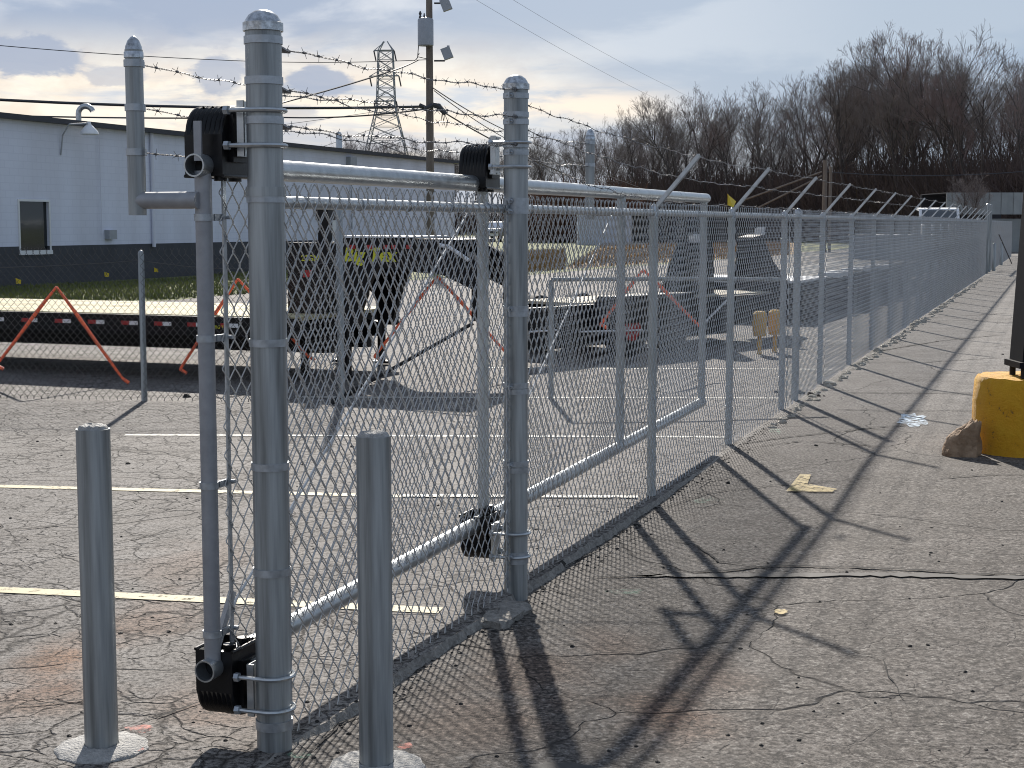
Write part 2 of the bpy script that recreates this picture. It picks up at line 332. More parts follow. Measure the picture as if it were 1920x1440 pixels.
# ------------------------------------------------------------------ mesh helpers
class MB:
    def __init__(s): s.v = []; s.f = []; s.m = []; s.cur = 0
    def add(s, vs, fs):
        b = len(s.v); s.v += [tuple(v) for v in vs]; s.f += [tuple(i + b for i in f) for f in fs]; s.m += [s.cur] * len(fs); return s
    def box(s, c, sx, sy, sz, rot=0., up=None):
        """box centred at c, sizes along local x,y,z, rotated about z by rot"""
        c = Vector(c); ca, sa = cos(rot), sin(rot); ax = Vector((ca, sa, 0)) * sx / 2; ay = Vector((-sa, ca, 0)) * sy / 2; az = Vector((0, 0, sz / 2))
        return s.obox(c, ax, ay, az)
    def obox(s, c, ax, ay, az):
        c = Vector(c); ax = Vector(ax); ay = Vector(ay); az = Vector(az)
        vs = [c + ax * i + ay * j + az * k for k in (-1, 1) for i, j in ((-1, -1), (1, -1), (1, 1), (-1, 1))]
        return s.add(vs, [(3, 2, 1, 0), (4, 5, 6, 7), (0, 1, 5, 4), (1, 2, 6, 5), (2, 3, 7, 6), (3, 0, 4, 7)])
    def tube(s, pts, r, n=8, cap=True, closed=False):
        pts = [Vector(p) for p in pts]; N_ = len(pts)
        rs = r if isinstance(r, (list, tuple)) else [r] * N_
        vs = []; fs = []; prev = None
        for i, p in enumerate(pts):
            if closed: t = pts[(i + 1) % N_] - pts[i - 1]
            else: t = pts[min(i + 1, N_ - 1)] - pts[max(i - 1, 0)]
            if t.length < 1e-9: t = Vector((0, 0, 1))
            t.normalize()
            if prev is None:
                a = Vector((0, 0, 1)) if abs(t.z) < .9 else Vector((1, 0, 0))
                u = t.cross(a).normalized()
            else:
                u = (prev - t * prev.dot(t)); u = u.normalized() if u.length > 1e-6 else t.orthogonal().normalized()
            prev = u; w = t.cross(u)
            for k in range(n):
                a = 2 * pi * k / n; vs.append(p + (u * cos(a) + w * sin(a)) * rs[i])
        m = N_ if closed else N_ - 1
        for i in range(m):
            j = (i + 1) % N_
            for k in range(n):
                fs.append((i * n + k, i * n + (k + 1) % n, j * n + (k + 1) % n, j * n + k))
        if cap and not closed:
            fs.append(tuple(range(n))[::-1]); fs.append(tuple((N_ - 1) * n + k for k in range(n)))
        return s.add(vs, fs)
    def lathe(s, prof, n=24, o=(0, 0, 0), cap=True):
        o = Vector(o); vs = []; fs = []
        for r, z in prof:
            for k in range(n): a = 2 * pi * k / n; vs.append(o + Vector((r * cos(a), r * sin(a), z)))
        for i in range(len(prof) - 1):
            for k in range(n): fs.append((i * n + k, i * n + (k + 1) % n, (i + 1) * n + (k + 1) % n, (i + 1) * n + k))
        if cap: fs.append(tuple((len(prof) - 1) * n + k for k in range(n))); fs.append(tuple(range(n))[::-1])
        return s.add(vs, fs)
    def prism(s, poly, off):
        """poly: 3-D outline, off: extrusion vector"""
        n = len(poly); a = [Vector(p) for p in poly]; b = [p + Vector(off) for p in a]
        fs = [tuple(range(n)), tuple(range(2 * n - 1, n - 1, -1))] + [(i, i + n, (i + 1) % n + n, (i + 1) % n) for i in range(n)]
        return s.add(a + b, fs)
    def mesh(s, name, off=Vector((0, 0, 0)), smooth=True, sharp=40):
        me = bpy.data.meshes.new(name); me.from_pydata([(v[0] - off[0], v[1] - off[1], v[2] - off[2]) for v in s.v], [], s.f)
        if smooth:
            me.polygons.foreach_set('use_smooth', [True] * len(me.polygons))
            me.set_sharp_from_angle(angle=radians(sharp))
        me.polygons.foreach_set('material_index', s.m)
        me.update(); return me
ORG = {}
def link(o, parent=None):
    COL.objects.link(o)
    if parent is not None: o.parent = parent
    return o
def props(o, label=None, cat=None, group=None, kind=None):
    if label: o['label'] = label
    if cat: o['category'] = cat
    if group: o['group'] = group
    if kind: o['kind'] = kind
    return o
def thing(name, loc, label, cat, group=None, rz=0.):
    o = bpy.data.objects.new(name, None); o.location = loc; o.rotation_euler = (0, 0, rz); o.empty_display_size = .2; link(o); ORG[o.name] = Vector(loc)
    return props(o, label, cat, group)
def part(name, mb, m, parent, smooth=True, sharp=40, **kw):
    off = ORG.get(parent.name, Vector((0, 0, 0)))
    me = mb.mesh(name, off, smooth, sharp)
    for x in (m if isinstance(m, (list, tuple)) else [m]): me.materials.append(MT[x] if isinstance(x, str) else x)
    o = bpy.data.objects.new(name, me); link(o, parent); ORG[o.name] = off
    return props(o, **kw)
def solo(name, mb, m, label=None, cat=None, group=None, kind=None, smooth=True, sharp=40, loc=None):
    if loc is None:
        a = np.array(mb.v); loc = Vector(((a[:, 0].min() + a[:, 0].max()) / 2, (a[:, 1].min() + a[:, 1].max()) / 2, a[:, 2].min()))
    me = mb.mesh(name, loc, smooth, sharp)
    for x in (m if isinstance(m, (list, tuple)) else [m]): me.materials.append(MT[x] if isinstance(x, str) else x)
    o = bpy.data.objects.new(name, me); o.location = loc; link(o); return props(o, label, cat, group, kind)
def kids(o): return [c for c in bpy.data.objects if c.parent == o]
def copy_tree(o, parent=None, memo=None):
    c = o.copy(); COL.objects.link(c)
    if parent is not None: c.parent = parent
    for ch in list(o.children): copy_tree(ch, c)
    return c

# ------------------------------------------------------------------ ground
def build_ground():
    rnd = random.Random(4)
    ol = [-500, -150, -60, -30, -15, -8, -5, -3.5, -2.5, -1.8, -1.3, -.9, -.6, -.4, -.25, -.15, 'b', 't', 0.02, .1, .3, .6, 1, 2, 4, 8, 15, 30, 60, 150, 600]
    sl_ = [-80, -20, -8, -4, -2, -1, -.6] + [-.3 + .045 * i for i in range(190)] + [8.6, 9.5, 11, 14, 20, 30, 50, 90, 160, 300, 900]
    vs = []; fs = []; mi = []
    for s in sl_:
        h = step_h(s); eo = edge_o(s) + (rnd.uniform(-.006, .006) if h > .001 else 0)
        for o in ol:
            z = 0.
            if o == 'b': oo = eo - .014 - rnd.uniform(0, .006) * (h > .001); z = -h
            elif o == 't': oo = eo; z = -.004 * rnd.random() * (h > .001)
            else:
                oo = o
                if o < -.1: z = -h * max(0.35, 1 - max(0, -o - .6) * .12)
            p = F(s, oo, z); vs.append(tuple(p))
    nO = len(ol); bi = ol.index('b')
    for i in range(len(sl_) - 1):
        for j in range(nO - 1):
            fs.append((i * nO + j, (i + 1) * nO + j, (i + 1) * nO + j + 1, i * nO + j + 1)); mi.append(1 if j == bi else 0)
    me = bpy.data.meshes.new('ground'); me.from_pydata(vs, [], fs); me.polygons.foreach_set('material_index', mi); me.update()
    me.flip_normals()
    if me.polygons[0].normal.z < 0: me.flip_normals()
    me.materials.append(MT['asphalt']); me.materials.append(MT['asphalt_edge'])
    o = bpy.data.objects.new('ground', me); link(o); o['kind'] = 'structure'
build_ground()

def sheet(name, poly, z, m, lift=True):
    mb = MB(); mb.add([(p[0], p[1], z + (gz(p[0], p[1]) if lift else 0)) for p in poly], [tuple(range(len(poly)))])
    me = mb.mesh(name, Vector((0, 0, 0)), False)
    if me.polygons[0].normal.z < 0: me.flip_normals()
    me.materials.append(MT[m]); o = bpy.data.objects.new(name, me); link(o); o['kind'] = 'structure'; return o
# lawn and field beyond the yard
near = [(-900, 585), (0, 575), (330, 563), (470, 548), (700, 531), (850, 520), (1000, 515), (1150, 502), (1300, 492), (1480, 474), (1660, 462), (1830, 452)]
gp = [G(*q) for q in near]; gp = gp + [Vector((60, 95, 0)), Vector((250, 120, 0)), Vector((900, 900, 0)), Vector((-700, 900, 0))]
mb = MB()
mb.add([(p.x, p.y, .004) for p in gp], [tuple(range(len(gp)))]); me = mb.mesh('lawn', Vector((0, 0, 0)), False)
bm_n = me.polygons[0].normal.z
if bm_n < 0: me.flip_normals()
me.materials.append(MT['grass']); o = bpy.data.objects.new('grass_field', me); link(o); o['kind'] = 'structure'
sheet('dry_weed_field', [G(1060, 505), G(1500, 476), G(1500, 452), G(1130, 458)], .008, 'dry')
sheet('gravel_road', [(-60, 185, 0), (110, 185, 0), (110, 212, 0), (-60, 212, 0)], .012, 'track')

def stripe(a, b, w, m, name='parking_line', z=.004):
    A = G(*a); B = G(*b); dr = (B - A).normalized(); nn = Vector((-dr.y, dr.x, 0)) * w / 2
    return sheet(name, [A - nn, B - nn, B + nn, A + nn], z, m, False)
stripe((-60, 1104), (826, 1146), .105, 'line_y'); stripe((-60, 911), (755, 931), .10, 'line_y'); stripe((755, 931), (1196, 933), .09, 'line_w', z=.008)
stripe((234, 816), (1366, 820), .09, 'line_w'); stripe((560, 745), (1468, 747), .09, 'line_w'); stripe((900, 690), (1560, 693), .1, 'line_w')
stripe((1150, 640), (1640, 640), .1, 'line_w')
def blob(name, cx, cy, rx, ry, m, seed, z=.009):
    r = random.Random(seed); pts = []
    for i in range(22):
        a = 2 * pi * i / 22; k = r.uniform(.65, 1.15); q = G(cx + rx * k * cos(a), cy + ry * k * sin(a)); pts.append(q)
    return sheet(name, pts, z, m)
for i, a in enumerate([(262, 1370, 26, 9, 'spray_r'), (258, 1407, 14, 6, 'spray_r'), (758, 1392, 17, 12, 'spray_r'), (1165, 1098, 40, 6, 'spray_g'), (1453, 810, 12, 6, 'spray_g'), (1325, 931, 30, 5, 'spray_g'),
                       (565, 1420, 34, 7, 'spray_g'), (1710, 790, 30, 13, 'spray_b'), (1465, 1136, 14, 5, 'patch_y')]):
    blob('spray_mark', *a, 10 + i)
sheet('paint_patch', [G(1474, 917), G(1500, 888), G(1521, 889), G(1514, 905), G(1570, 914), G(1560, 919)], .010, 'patch_y')
blob('tar_patch', 1060, 1438, 90, 14, 'tar_seal', 77)

# long cracks as thin ribbons lying on the asphalt
def crack(pts, w, seed, m='crack', jag=.02):
    r = random.Random(seed); P = [G(*q) for q in pts]; path = []
    for a, b in zip(P[:-1], P[1:]):
        L_ = (b - a).length; n = max(2, int(L_ / .05)); dr = (b - a) / n
        for i in range(n): path.append(a + dr * i)
    path.append(P[-1]); j = 0; out = []
    for p in path:
        j = j * .8 + r.gauss(0, jag * .5); out.append(p + Vector((j * .5, j, 0)))
    mb = MB(); vs = []
    for i, p in enumerate(out):
        t = (out[min(i + 1, len(out) - 1)] - out[max(0, i - 1)]).normalized(); nn = Vector((-t.y, t.x, 0)); ww = w * r.uniform(.25, 1.) * min(1, i / 4 + .1, (len(out) - 1 - i) / 4 + .1)
        for sg in (-1, 1):
            q = p + nn * ww * sg * .5; vs.append((q.x, q.y, gz(q.x, q.y) + .007))
    mb.add(vs, [(2 * i, 2 * i + 1, 2 * i + 3, 2 * i + 2) for i in range(len(out) - 1)])
    me = mb.mesh('ground_crack', Vector((0, 0, 0)), False); me.materials.append(MT[m]); o = bpy.data.objects.new('ground_crack', me); link(o); o['kind'] = 'structure'
crack([(1100, 1074), (1260, 1062), (1450, 1052), (1640, 1056), (1800, 1066), (1960, 1070)], .034, 1, jag=.03)
crack([(1190, 1068), (1400, 1066), (1650, 1066), (1960, 1074)], .11, 2, 'tar_seal', jag=.012)
crack([(1220, 996), (1300, 1010), (1345, 1042), (1420, 1048), (1500, 1058)], .018, 3)
crack([(1240, 945), (1330, 918), (1460, 905), (1640, 893)], .016, 4)
crack([(1380, 833), (1480, 820), (1640, 803), (1740, 796)], .03, 5)
crack([(1420, 838), (1500, 828), (1580, 832), (1680, 840)], .026, 6)
crack([(1470, 768), (1640, 770), (1840, 771)], .03, 7, jag=.03)
crack([(1560, 738), (1700, 738), (1850, 738)], .025, 8, jag=.03)
crack([(1590, 682), (1740, 679), (1885, 671)], .035, 9, jag=.03)
crack([(1640, 660), (1760, 640), (1880, 628)], .04, 19, jag=.03)
crack([(1700, 598), (1890, 588)], .05, 20, jag=.04)
crack([(1240, 985), (1150, 1005), (1060, 1050), (1000, 1082)], .012, 10)
crack([(1000, 1085), (1120, 1112), (1230, 1106)], .012, 11)
crack([(560, 1440), (640, 1340), (760, 1290), (800, 1272)], .014, 12)
crack([(-20, 1000), (120, 985), (300, 960), (400, 930)], .016, 13)
crack([(-20, 1075), (150, 1035), (260, 1010), (480, 960)], .014, 14)
crack([(-20, 1330), (160, 1315), (300, 1345), (430, 1300), (600, 1280)], .012, 15)
crack([(60, 1440), (200, 1380), (330, 1330)], .010, 21)
crack([(240, 890), (420, 905), (560, 888), (760, 892)], .014, 16)
crack([(-20, 860), (140, 842), (300, 850), (420, 840)], .016, 17)
crack([(180, 722), (260, 700), (360, 690), (470, 655)], .025, 18)
crack([(1740, 900), (1830, 892), (1930, 888)], .02, 22)
crack([(1560, 960), (1700, 985), (1930, 990)], .008, 23)
crack([(1500, 1180), (1650, 1230), (1700, 1300)], .007, 24)

# crumbs, pebbles and the rubble at the foot of the fence
def lump(mb, c, r, rnd, n=5, flat=.7):
    vs = []; fs = []; rings = 3
    for i in range(rings + 1):
        ph = pi / 2 * (1 - i / rings) - .25 * (i == rings)
        for k in range(n):
            a = 2 * pi * k / n; q = r * rnd.uniform(.75, 1.15); vs.append((c[0] + q * cos(ph) * cos(a), c[1] + q * cos(ph) * sin(a), c[2] + q * flat * sin(ph)))
    for i in range(rings):
        for k in range(n): fs.append((i * n + k, i * n + (k + 1) % n, (i + 1) * n + (k + 1) % n, (i + 1) * n + k))
    mb.add(vs, fs)
rnd = random.Random(8)
mb = MB(); mb2 = MB()
for i in range(420):
    s = rnd.uniform(8.5, 46); o = -.10 - abs(rnd.gauss(0, .05)); p = F(s, o); r = rnd.uniform(.012, .05) * (1 if rnd.random() > .2 else 1.8); lump(mb, (p.x, p.y, -.005), r, rnd)
for i in range(420):
    s = rnd.uniform(.2, 8.5); o = edge_o(s) - .02 - abs(rnd.gauss(0, .06)); p = F(s, o); lump(mb2, (p.x, p.y, gz(p.x, p.y) - .002), rnd.uniform(.003, .013), rnd)
for i in range(260):
    q = G(rnd.uniform(-50, 1950), 560 + 880 * rnd.random() ** .8); lump(mb2, (q.x, q.y, gz(q.x, q.y) - .001), rnd.uniform(.003, .009) * (1 + q.y * .05), rnd)
for (px, py, r) in ((1073, 1196, .014), (350, 745, .05), (970, 762, .03), (1880, 665, .02), (1365, 901, .02), (1530, 836, .02), (1455, 736, .03), (1500, 738, .06), (1520, 741, .05), (1535, 743, .03), (1485, 745, .04), (720, 862, .02), (660, 838, .02), (240, 870, .02)):
    q = G(px, py); lump(mb2, (q.x, q.y, gz(q.x, q.y)), r, rnd)
solo('rubble', mb, 'pebble', kind='stuff', loc=F(20)); bpy.data.objects['rubble']['label'] = 'pale rubble scattered along the foot of the long chain link fence'
solo('asphalt_crumbs', mb2, 'tar', kind='stuff', loc=F(3)); bpy.data.objects['asphalt_crumbs']['label'] = 'dark asphalt crumbs scattered over the pavement'

# lawn blades near the building, countless
def blades(name, label, regions, n, h, m, seed, wf=.18):
    r = random.Random(seed); vs = []; fs = []
    for (a, b, c, d_) in regions:
        A, B, C_, D_ = (G(*q) for q in (a, b, c, d_))
        for i in range(n):
            u, v = r.random(), r.random(); p = A * (1 - u) * (1 - v) + B * u * (1 - v) + C_ * u * v + D_ * (1 - u) * v
            hh = h * r.uniform(.5, 1.3); w = hh * wf; an = r.uniform(0, pi); dx, dy = cos(an) * w, sin(an) * w; k = len(vs)
            vs += [(p.x - dx, p.y - dy, 0), (p.x + dx, p.y + dy, 0), (p.x + r.gauss(0, .3) * hh, p.y + r.gauss(0, .3) * hh, hh)]; fs.append((k, k + 1, k + 2))
    mb = MB(); mb.add(vs, fs); me = mb.mesh(name, Vector((0, 0, 0)), False); me.materials.append(MT[m]); o = bpy.data.objects.new(name, me); link(o); props(o, label, None, None, 'stuff')
blades('lawn_grass', 'short green grass on the strip before the white building', [((-100, 573), (340, 562), (400, 520), (-100, 545)), ((340, 562), (700, 531), (800, 500), (400, 514))], 9000, .10, 'grass', 5)
blades('dry_weeds', 'dry brown weeds standing in the far field', [((1060, 505), (1480, 478), (1480, 455), (1130, 460)), ((850, 520), (1060, 506), (1060, 470), (860, 480))], 9000, .22, 'dry', 6, .14)

# ------------------------------------------------------------------ chain link fabric
WD, HD = .078, .096
def fabric(width, z0, z1, r=.0019, ns=4, sides=4, W=WD, H=HD, seed=0, top_tw=True):
    """local x along the fence, y across it, z up; every picket wire a bent zigzag tube"""
    rs = np.random.RandomState(seed); A = W / 2
    nw = int(round(width / A)); A = width / nw; nh = int(round((z1 - z0) / (H / 2))); hh = (z1 - z0) / nh
    ts = {4: [0, .12, .5, .88], 2: [0, .5], 3: [0, .2, .8]}[ns]
    V = []; FF = []; base = 0
    ang = np.arange(sides) * 2 * pi / sides + pi / 4
    for i in range(nw):
        x0 = i * A; ov = .0022; xs = []; ys = []; zs = []
        if top_tw: # twisted tail at the foot
            sgn0 = 0 if i % 2 == 0 else 1; xx = x0 + (A + ov if sgn0 else -ov)
            xs += [xx + rs.uniform(-.012, .012)]; ys += [0]; zs += [z0 - .022]
        for j in range(nh):
            L0 = (j + i) % 2 == 0
            xa, xb = (x0 - ov, x0 + A + ov) if L0 else (x0 + A + ov, x0 - ov)
            dep = .0035 if L0 else -.0035
            for t in ts:
                tt = t
                if ns == 4: fx = {0: 0, .12: .085, .5: .5, .88: .915}[t]; dd = {0: 0, .12: .9, .5: 1, .88: .9}[t]
                elif ns == 3: fx = {0: 0, .2: .17, .8: .83}[t]; dd = 0 if t == 0 else 1
                else: fx = t; dd = 0 if t == 0 else 1
                xs.append(xa + (xb - xa) * fx); ys.append(dep * dd); zs.append(z0 + (j + tt) * hh)
        L0 = (nh + i) % 2 == 0; xe = x0 - ov if L0 else x0 + A + ov
        xs.append(xe); ys.append(0); zs.append(z1)
        if top_tw:
            sg = 1 if L0 else -1; c = xe
            xs += [c + sg * .006, c - sg * .004, c - sg * .016 + rs.uniform(-.004, .004)]; ys += [.004 * sg, -.003 * sg, 0]; zs += [z1 + .012, z1 + .026, z1 + .05 + rs.uniform(-.006, .006)]
        P = np.stack([xs, ys, zs], 1)
        P[:, 0] += .0022 * np.sin(P[:, 2] * 3.1 + i * .37) + rs.normal(0, .0007, len(P)); P[:, 1] += .006 * np.sin(P[:, 0] * 2.3) * np.sin(P[:, 2] * 2.7)
        T = np.gradient(P, axis=0); T /= np.linalg.norm(T, axis=1)[:, None] + 1e-9
        a = np.tile(np.array([0., 1., 0.]), (len(P), 1)); b = np.cross(T, a); b /= np.linalg.norm(b, axis=1)[:, None] + 1e-9; a = np.cross(b, T)
        ring = P[:, None, :] + r * (a[:, None, :] * np.cos(ang)[None, :, None] + b[:, None, :] * np.sin(ang)[None, :, None])
        V.append(ring.reshape(-1, 3)); n = len(P)
        I = np.arange(n - 1)[:, None] * sides; K = np.arange(sides)[None, :]; K2 = (K + 1) % sides
        q = np.stack([I + K, I + K2, I + sides + K2, I + sides + K], 2).reshape(-1, 4) + base; FF.append(q); base += n * sides
    V = np.concatenate(V); FF = np.concatenate(FF)
    me = bpy.data.meshes.new('chain_link_mesh'); me.vertices.add(len(V)); me.vertices.foreach_set('co', V.ravel())
    me.loops.add(FF.size); me.loops.foreach_set('vertex_index', FF.ravel().astype(np.int32))
    me.polygons.add(len(FF)); me.polygons.foreach_set('loop_start', np.arange(len(FF)) * 4)
    me.polygons.foreach_set('use_smooth', np.ones(len(FF), bool)); me.update(calc_edges=True); return me
def place_mesh(name, me, parent, p, rz, m=None, **kw):
    if m and not me.materials: me.materials.append(MT[m])
    o = bpy.data.objects.new(name, me); link(o, parent); o.location = p - ORG.get(parent.name, Vector((0, 0, 0))); o.rotation_euler = (0, 0, rz); return props(o, **kw)

def strand(mb, p0, p1, sag=.02, seed=0, fine=True, barb=.125, wob=.006, r=.0013):
    rn = random.Random(seed); p0 = Vector(p0); p1 = Vector(p1); L_ = (p1 - p0).length; dr = (p1 - p0) / L_; side = dr.cross(Vector((0, 0, 1))).normalized(); up = side.cross(dr)
    step = .0125 if fine else .1; n = max(2, int(L_ / step)); ph = rn.uniform(0, 6)
    def base(t): return p0.lerp(p1, t) + Vector((0, 0, -4 * sag * t * (1 - t))) + up * wob * (sin(t * L_ * 9 + ph) + .6 * sin(t * L_ * 21 + ph * 2)) * min(1, t * 8, (1 - t) * 8) + side * wob * .6 * sin(t * L_ * 7 + ph * 3)
    if fine:
        for k in (0, 1):
            pts = []
            for i in range(n + 1):
                t = i / n; a = 2 * pi * t * L_ / .055 + k * pi; pts.append(base(t) + (side * cos(a) + up * sin(a)) * .0019)
            mb.tube(pts, r, 4, False)
    else: mb.tube([base(i / n) for i in range(n + 1)], .0026, 3, False)
    nb = int(L_ / barb)
    for i in range(nb):
        t = (i + .5 + rn.uniform(-.1, .1)) / nb; c = base(t)
        if fine: mb.tube([c - dr * .008, c - dr * .003, c + dr * .003, c + dr * .008], [.0035, .0048, .0048, .0035], 5)
        else: mb.tube([c - dr * .007, c + dr * .007], .005, 4)
        a0 = rn.uniform(0, pi)
        for k in range(4 if fine else 2):
            a = a0 + k * pi / 2 + rn.uniform(-.3, .3); v = side * cos(a) + up * sin(a); q = c + dr * (-.006 + .004 * k)
            mb.tube([q + v * .003, q + v * .019 + dr * rn.uniform(-.006, .006)], [.0013, .0009] if fine else .0018, 3, False)

# ------------------------------------------------------------------ gate posts
def ring_band(mb, c, r, h, t=.004, n=28, tilt=0.):
    c = Vector(c); prof = [(r + .0004, -h / 2), (r + t, -h / 2), (r + t, h / 2), (r + .0004, h / 2)]; vs = []; fs = []
    for (q, z) in prof:
        for k in range(n): a = 2 * pi * k / n; vs.append(c + Vector((q * cos(a), q * sin(a), z + tilt * cos(a))))
    for i in range(3):
        for k in range(n): fs.append((i * n + k, i * n + (k + 1) % n, (i + 1) * n + (k + 1) % n, (i + 1) * n + k))
    mb.add(vs, fs)
def band_part(parent, base, r, z, h=.022, ears=(), tilt=0., name='strap_band'):
    mb = MB(); ring_band(mb, base + Vector((0, 0, z)), r, h, tilt=tilt)
    for dr in ears:
        q = base + Vector((0, 0, z)) + dr * (r + .022); nn = Vector((-dr.y, dr.x, 0)); mb.obox(q, dr * .024, nn * .004, Vector((0, 0, h / 2 * .95)))
        mb.tube([q + dr * .008 - nn * .014, q + dr * .008 + nn * .014], .006, 6)
    return part(name, mb, 'galv_band', parent)
def gate_post(base, rr, ztop, bands, label, ypos):
    t = thing('gate_post', base, label, 'post')
    mb = MB(); mb.lathe([(rr, -.12), (rr, ztop - .03)], 40, base); part('pipe', mb, 'galv', t)
    mb = MB(); mb.lathe([(rr + .001, ztop - .046), (rr + .0065, ztop - .046), (rr + .0065, ztop - .020), (rr + .001, ztop - .017), (rr * .96, ztop - .010), (rr * .80, ztop + .004), (rr * .5, ztop + .016), (rr * .2, ztop + .0205), (.004, ztop + .021)], 32, base, cap=False); part('dome_cap', mb, 'alu', t, sharp=38)
    for (y, ears) in bands:
        z = AT(960, y, ypos).z
        band_part(t, base, rr, z, .024 if y < 1300 else .03, [DV * e for e in ears], tilt=.0)
    return t
R1 = .0572
B1_ = F(0, 0, 0); B2_ = F(2.33, -.03, 0)
post1 = gate_post(B1_, R1, 2.37, [(76, (1,)), (152, (1,)), (226, (1,)), (373, (1,)), (642, (1,)), (873, (1,)), (1070, (1,)), (1355, ())], 'thick galvanised gate post nearest the camera with dome cap, taller than the rest', 4.966)
mb = MB(); ring_band(mb, B1_ + Vector((0, 0, AT(960, 362, 4.966).z + .004)), R1 - .0005, .03, .006); part('rail_collar', mb, 'galv', post1)
post2 = gate_post(B2_, R1 * .97, 2.375, [(180, (-1,)), (215, (1,)), (229, (-1,)), (272, (1,)), (286, (-1,)), (376, (-1,)), (386, (1,)), (396, (-1,)), (578, (-1,)), (588, (1,)), (722, (-1,)), (733, (1,)), (868, (-1,)), (880, (1,)), (1038, (-1,)), (1050, (1,))],
                  'thick galvanised gate post between the two bollards and the line posts, standing on broken concrete', 7.15)

# ------------------------------------------------------------------ roller units
OG = .185
def roller(s0, c0, zlow, H_, up, label, grp, postbase, rr):
    base = F(c0 + .1, OG, 0); t = thing('gate_roller', Vector((base.x, base.y, zlow)), label, 'gate roller', grp)
    w = .068; D_ = .19; L0, L1 = c0, c0 + D_; Ra = D_ / 2
    nA = 18; prof = [(0., 0.), (0., (H_ - Ra) * .5)]
    for i in range(nA + 1): a = pi - pi * i / nA; prof.append((Ra + Ra * cos(a), (H_ - Ra) + Ra * sin(a)))
    prof += [(D_, (H_ - Ra) * .5), (D_, 0.)]
    def P(u, q, z, k=1.):
        cz = H_ - Ra
        if z > cz: q = Ra + (q - Ra) * k; z = cz + (z - cz) * k
        return F(L0 + q, OG - u, zlow + (z if up else H_ - z))
    us = [-w, -w + .003] + [-w + .010 + .0085 * j for j in range(15)] + [w - .003, w]
    ks = [.93, .985] + [1.0 if j % 2 == 0 else .93 for j in range(15)] + [.985, .93]
    mb = MB(); m = len(prof); fs = []; vs = [P(u, q, z, k) for u, k in zip(us, ks) for (q, z) in prof]
    for j in range(len(us) - 1):
        for i in range(m - 1):
            if 4 <= j <= 12 and j % 4 in (0, 1) and i in (9, 12): continue
            fs.append((j * m + i, j * m + i + 1, (j + 1) * m + i + 1, (j + 1) * m + i))
    fs.append(tuple(range(m))); fs.append(tuple((len(us) - 1) * m + i for i in range(m))[::-1])
    mb.add(vs, fs); part('roller_cover', mb, 'black', t, sharp=25)
    # rolled lip along the open side
    zl = zlow if up else zlow + H_; s1 = c0 - .035
    mb = MB()
    for u in (-w, w): mb.tube([F(L0, OG - u, zl), F(L1, OG - u, zl)], .006, 6)
    part('cover_lip', mb, 'black', t)
    # hub block and axle towards the post
    zc = zlow + (.13 if up else .12); mb = MB()
    mb.obox(F(s1 + .13, OG - w - .007, zc - .01 if up else zc), DV * .05, NV * .008, Vector((0, 0, .075))); part('hub_block', mb, 'black', t)
    for q in (s1 + .08, s1 + .17):
        mb = MB(); mb.tube([F(q, OG - .035, zlow + (-.015 if up else .20)), F(q, OG - .035, zlow + (.03 if up else .25))], .022, 12)
        part('roller_wheel', mb, 'black', t)
    # bracket plate with bent flange
    zb = zc + (.02 if up else -.02); mb = MB()
    mb.obox(F(s0 + .03, rr + .026, zb), DV * .05, NV * .004, Vector((0, 0, .088)))
    mb.obox(F(s0 - .022, rr + .016, zb), DV * .004, NV * .012, Vector((0, 0, .088)))
    mb.obox(F(s0 + .06, rr + .036, zb + .082), DV * .025, NV * .02, Vector((0, 0, .004)))
    mb.obox(F(s0 + .06, rr + .036, zb - .082), DV * .025, NV * .02, Vector((0, 0, .004)))
    part('bracket_plate', mb, 'galv_new', t)
    for dz in (.055, -.055):
        c = Vector((postbase.x, postbase.y, zb + dz)); q = rr + .009; pts = [c + NV * (rr + .040) + DV * q, c + DV * q]
        for i in range(13): a = pi * i / 12; pts.append(c + DV * q * cos(a) - NV * q * sin(a))
        pts += [c - DV * q, c - DV * q + NV * (rr + .040)]
        mb = MB(); mb.tube(pts, .0075, 8); part('u_bolt', mb, 'galv_new', t)
        for sg in (1, -1):
            mb = MB(); e = c + DV * q * sg + NV * (rr + .033); mb.tube([e, e + NV * .016], .015, 6); part('nut', mb, 'galv_band', t, smooth=False)
    return t
def trackz(s): return .272 + .0100 * s
RG = 'roller units bolted to the gate posts'
roller(0.0, -.065, 1.872, .226, True, 'black ribbed roller cover high on the near post, over the top track', RG, B1_, R1)
roller(0.0, -.065, .090, .235, False, 'black roller cover low on the near post, cradling the bottom track end', RG, B1_, R1)
roller(2.33, 2.33, 1.885, .205, True, 'black ribbed roller cover high on the second gate post', RG, B2_, R1)
roller(2.33, 2.33, .125, .215, False, 'black roller cover low on the second gate post, behind the mesh', RG, B2_, R1)

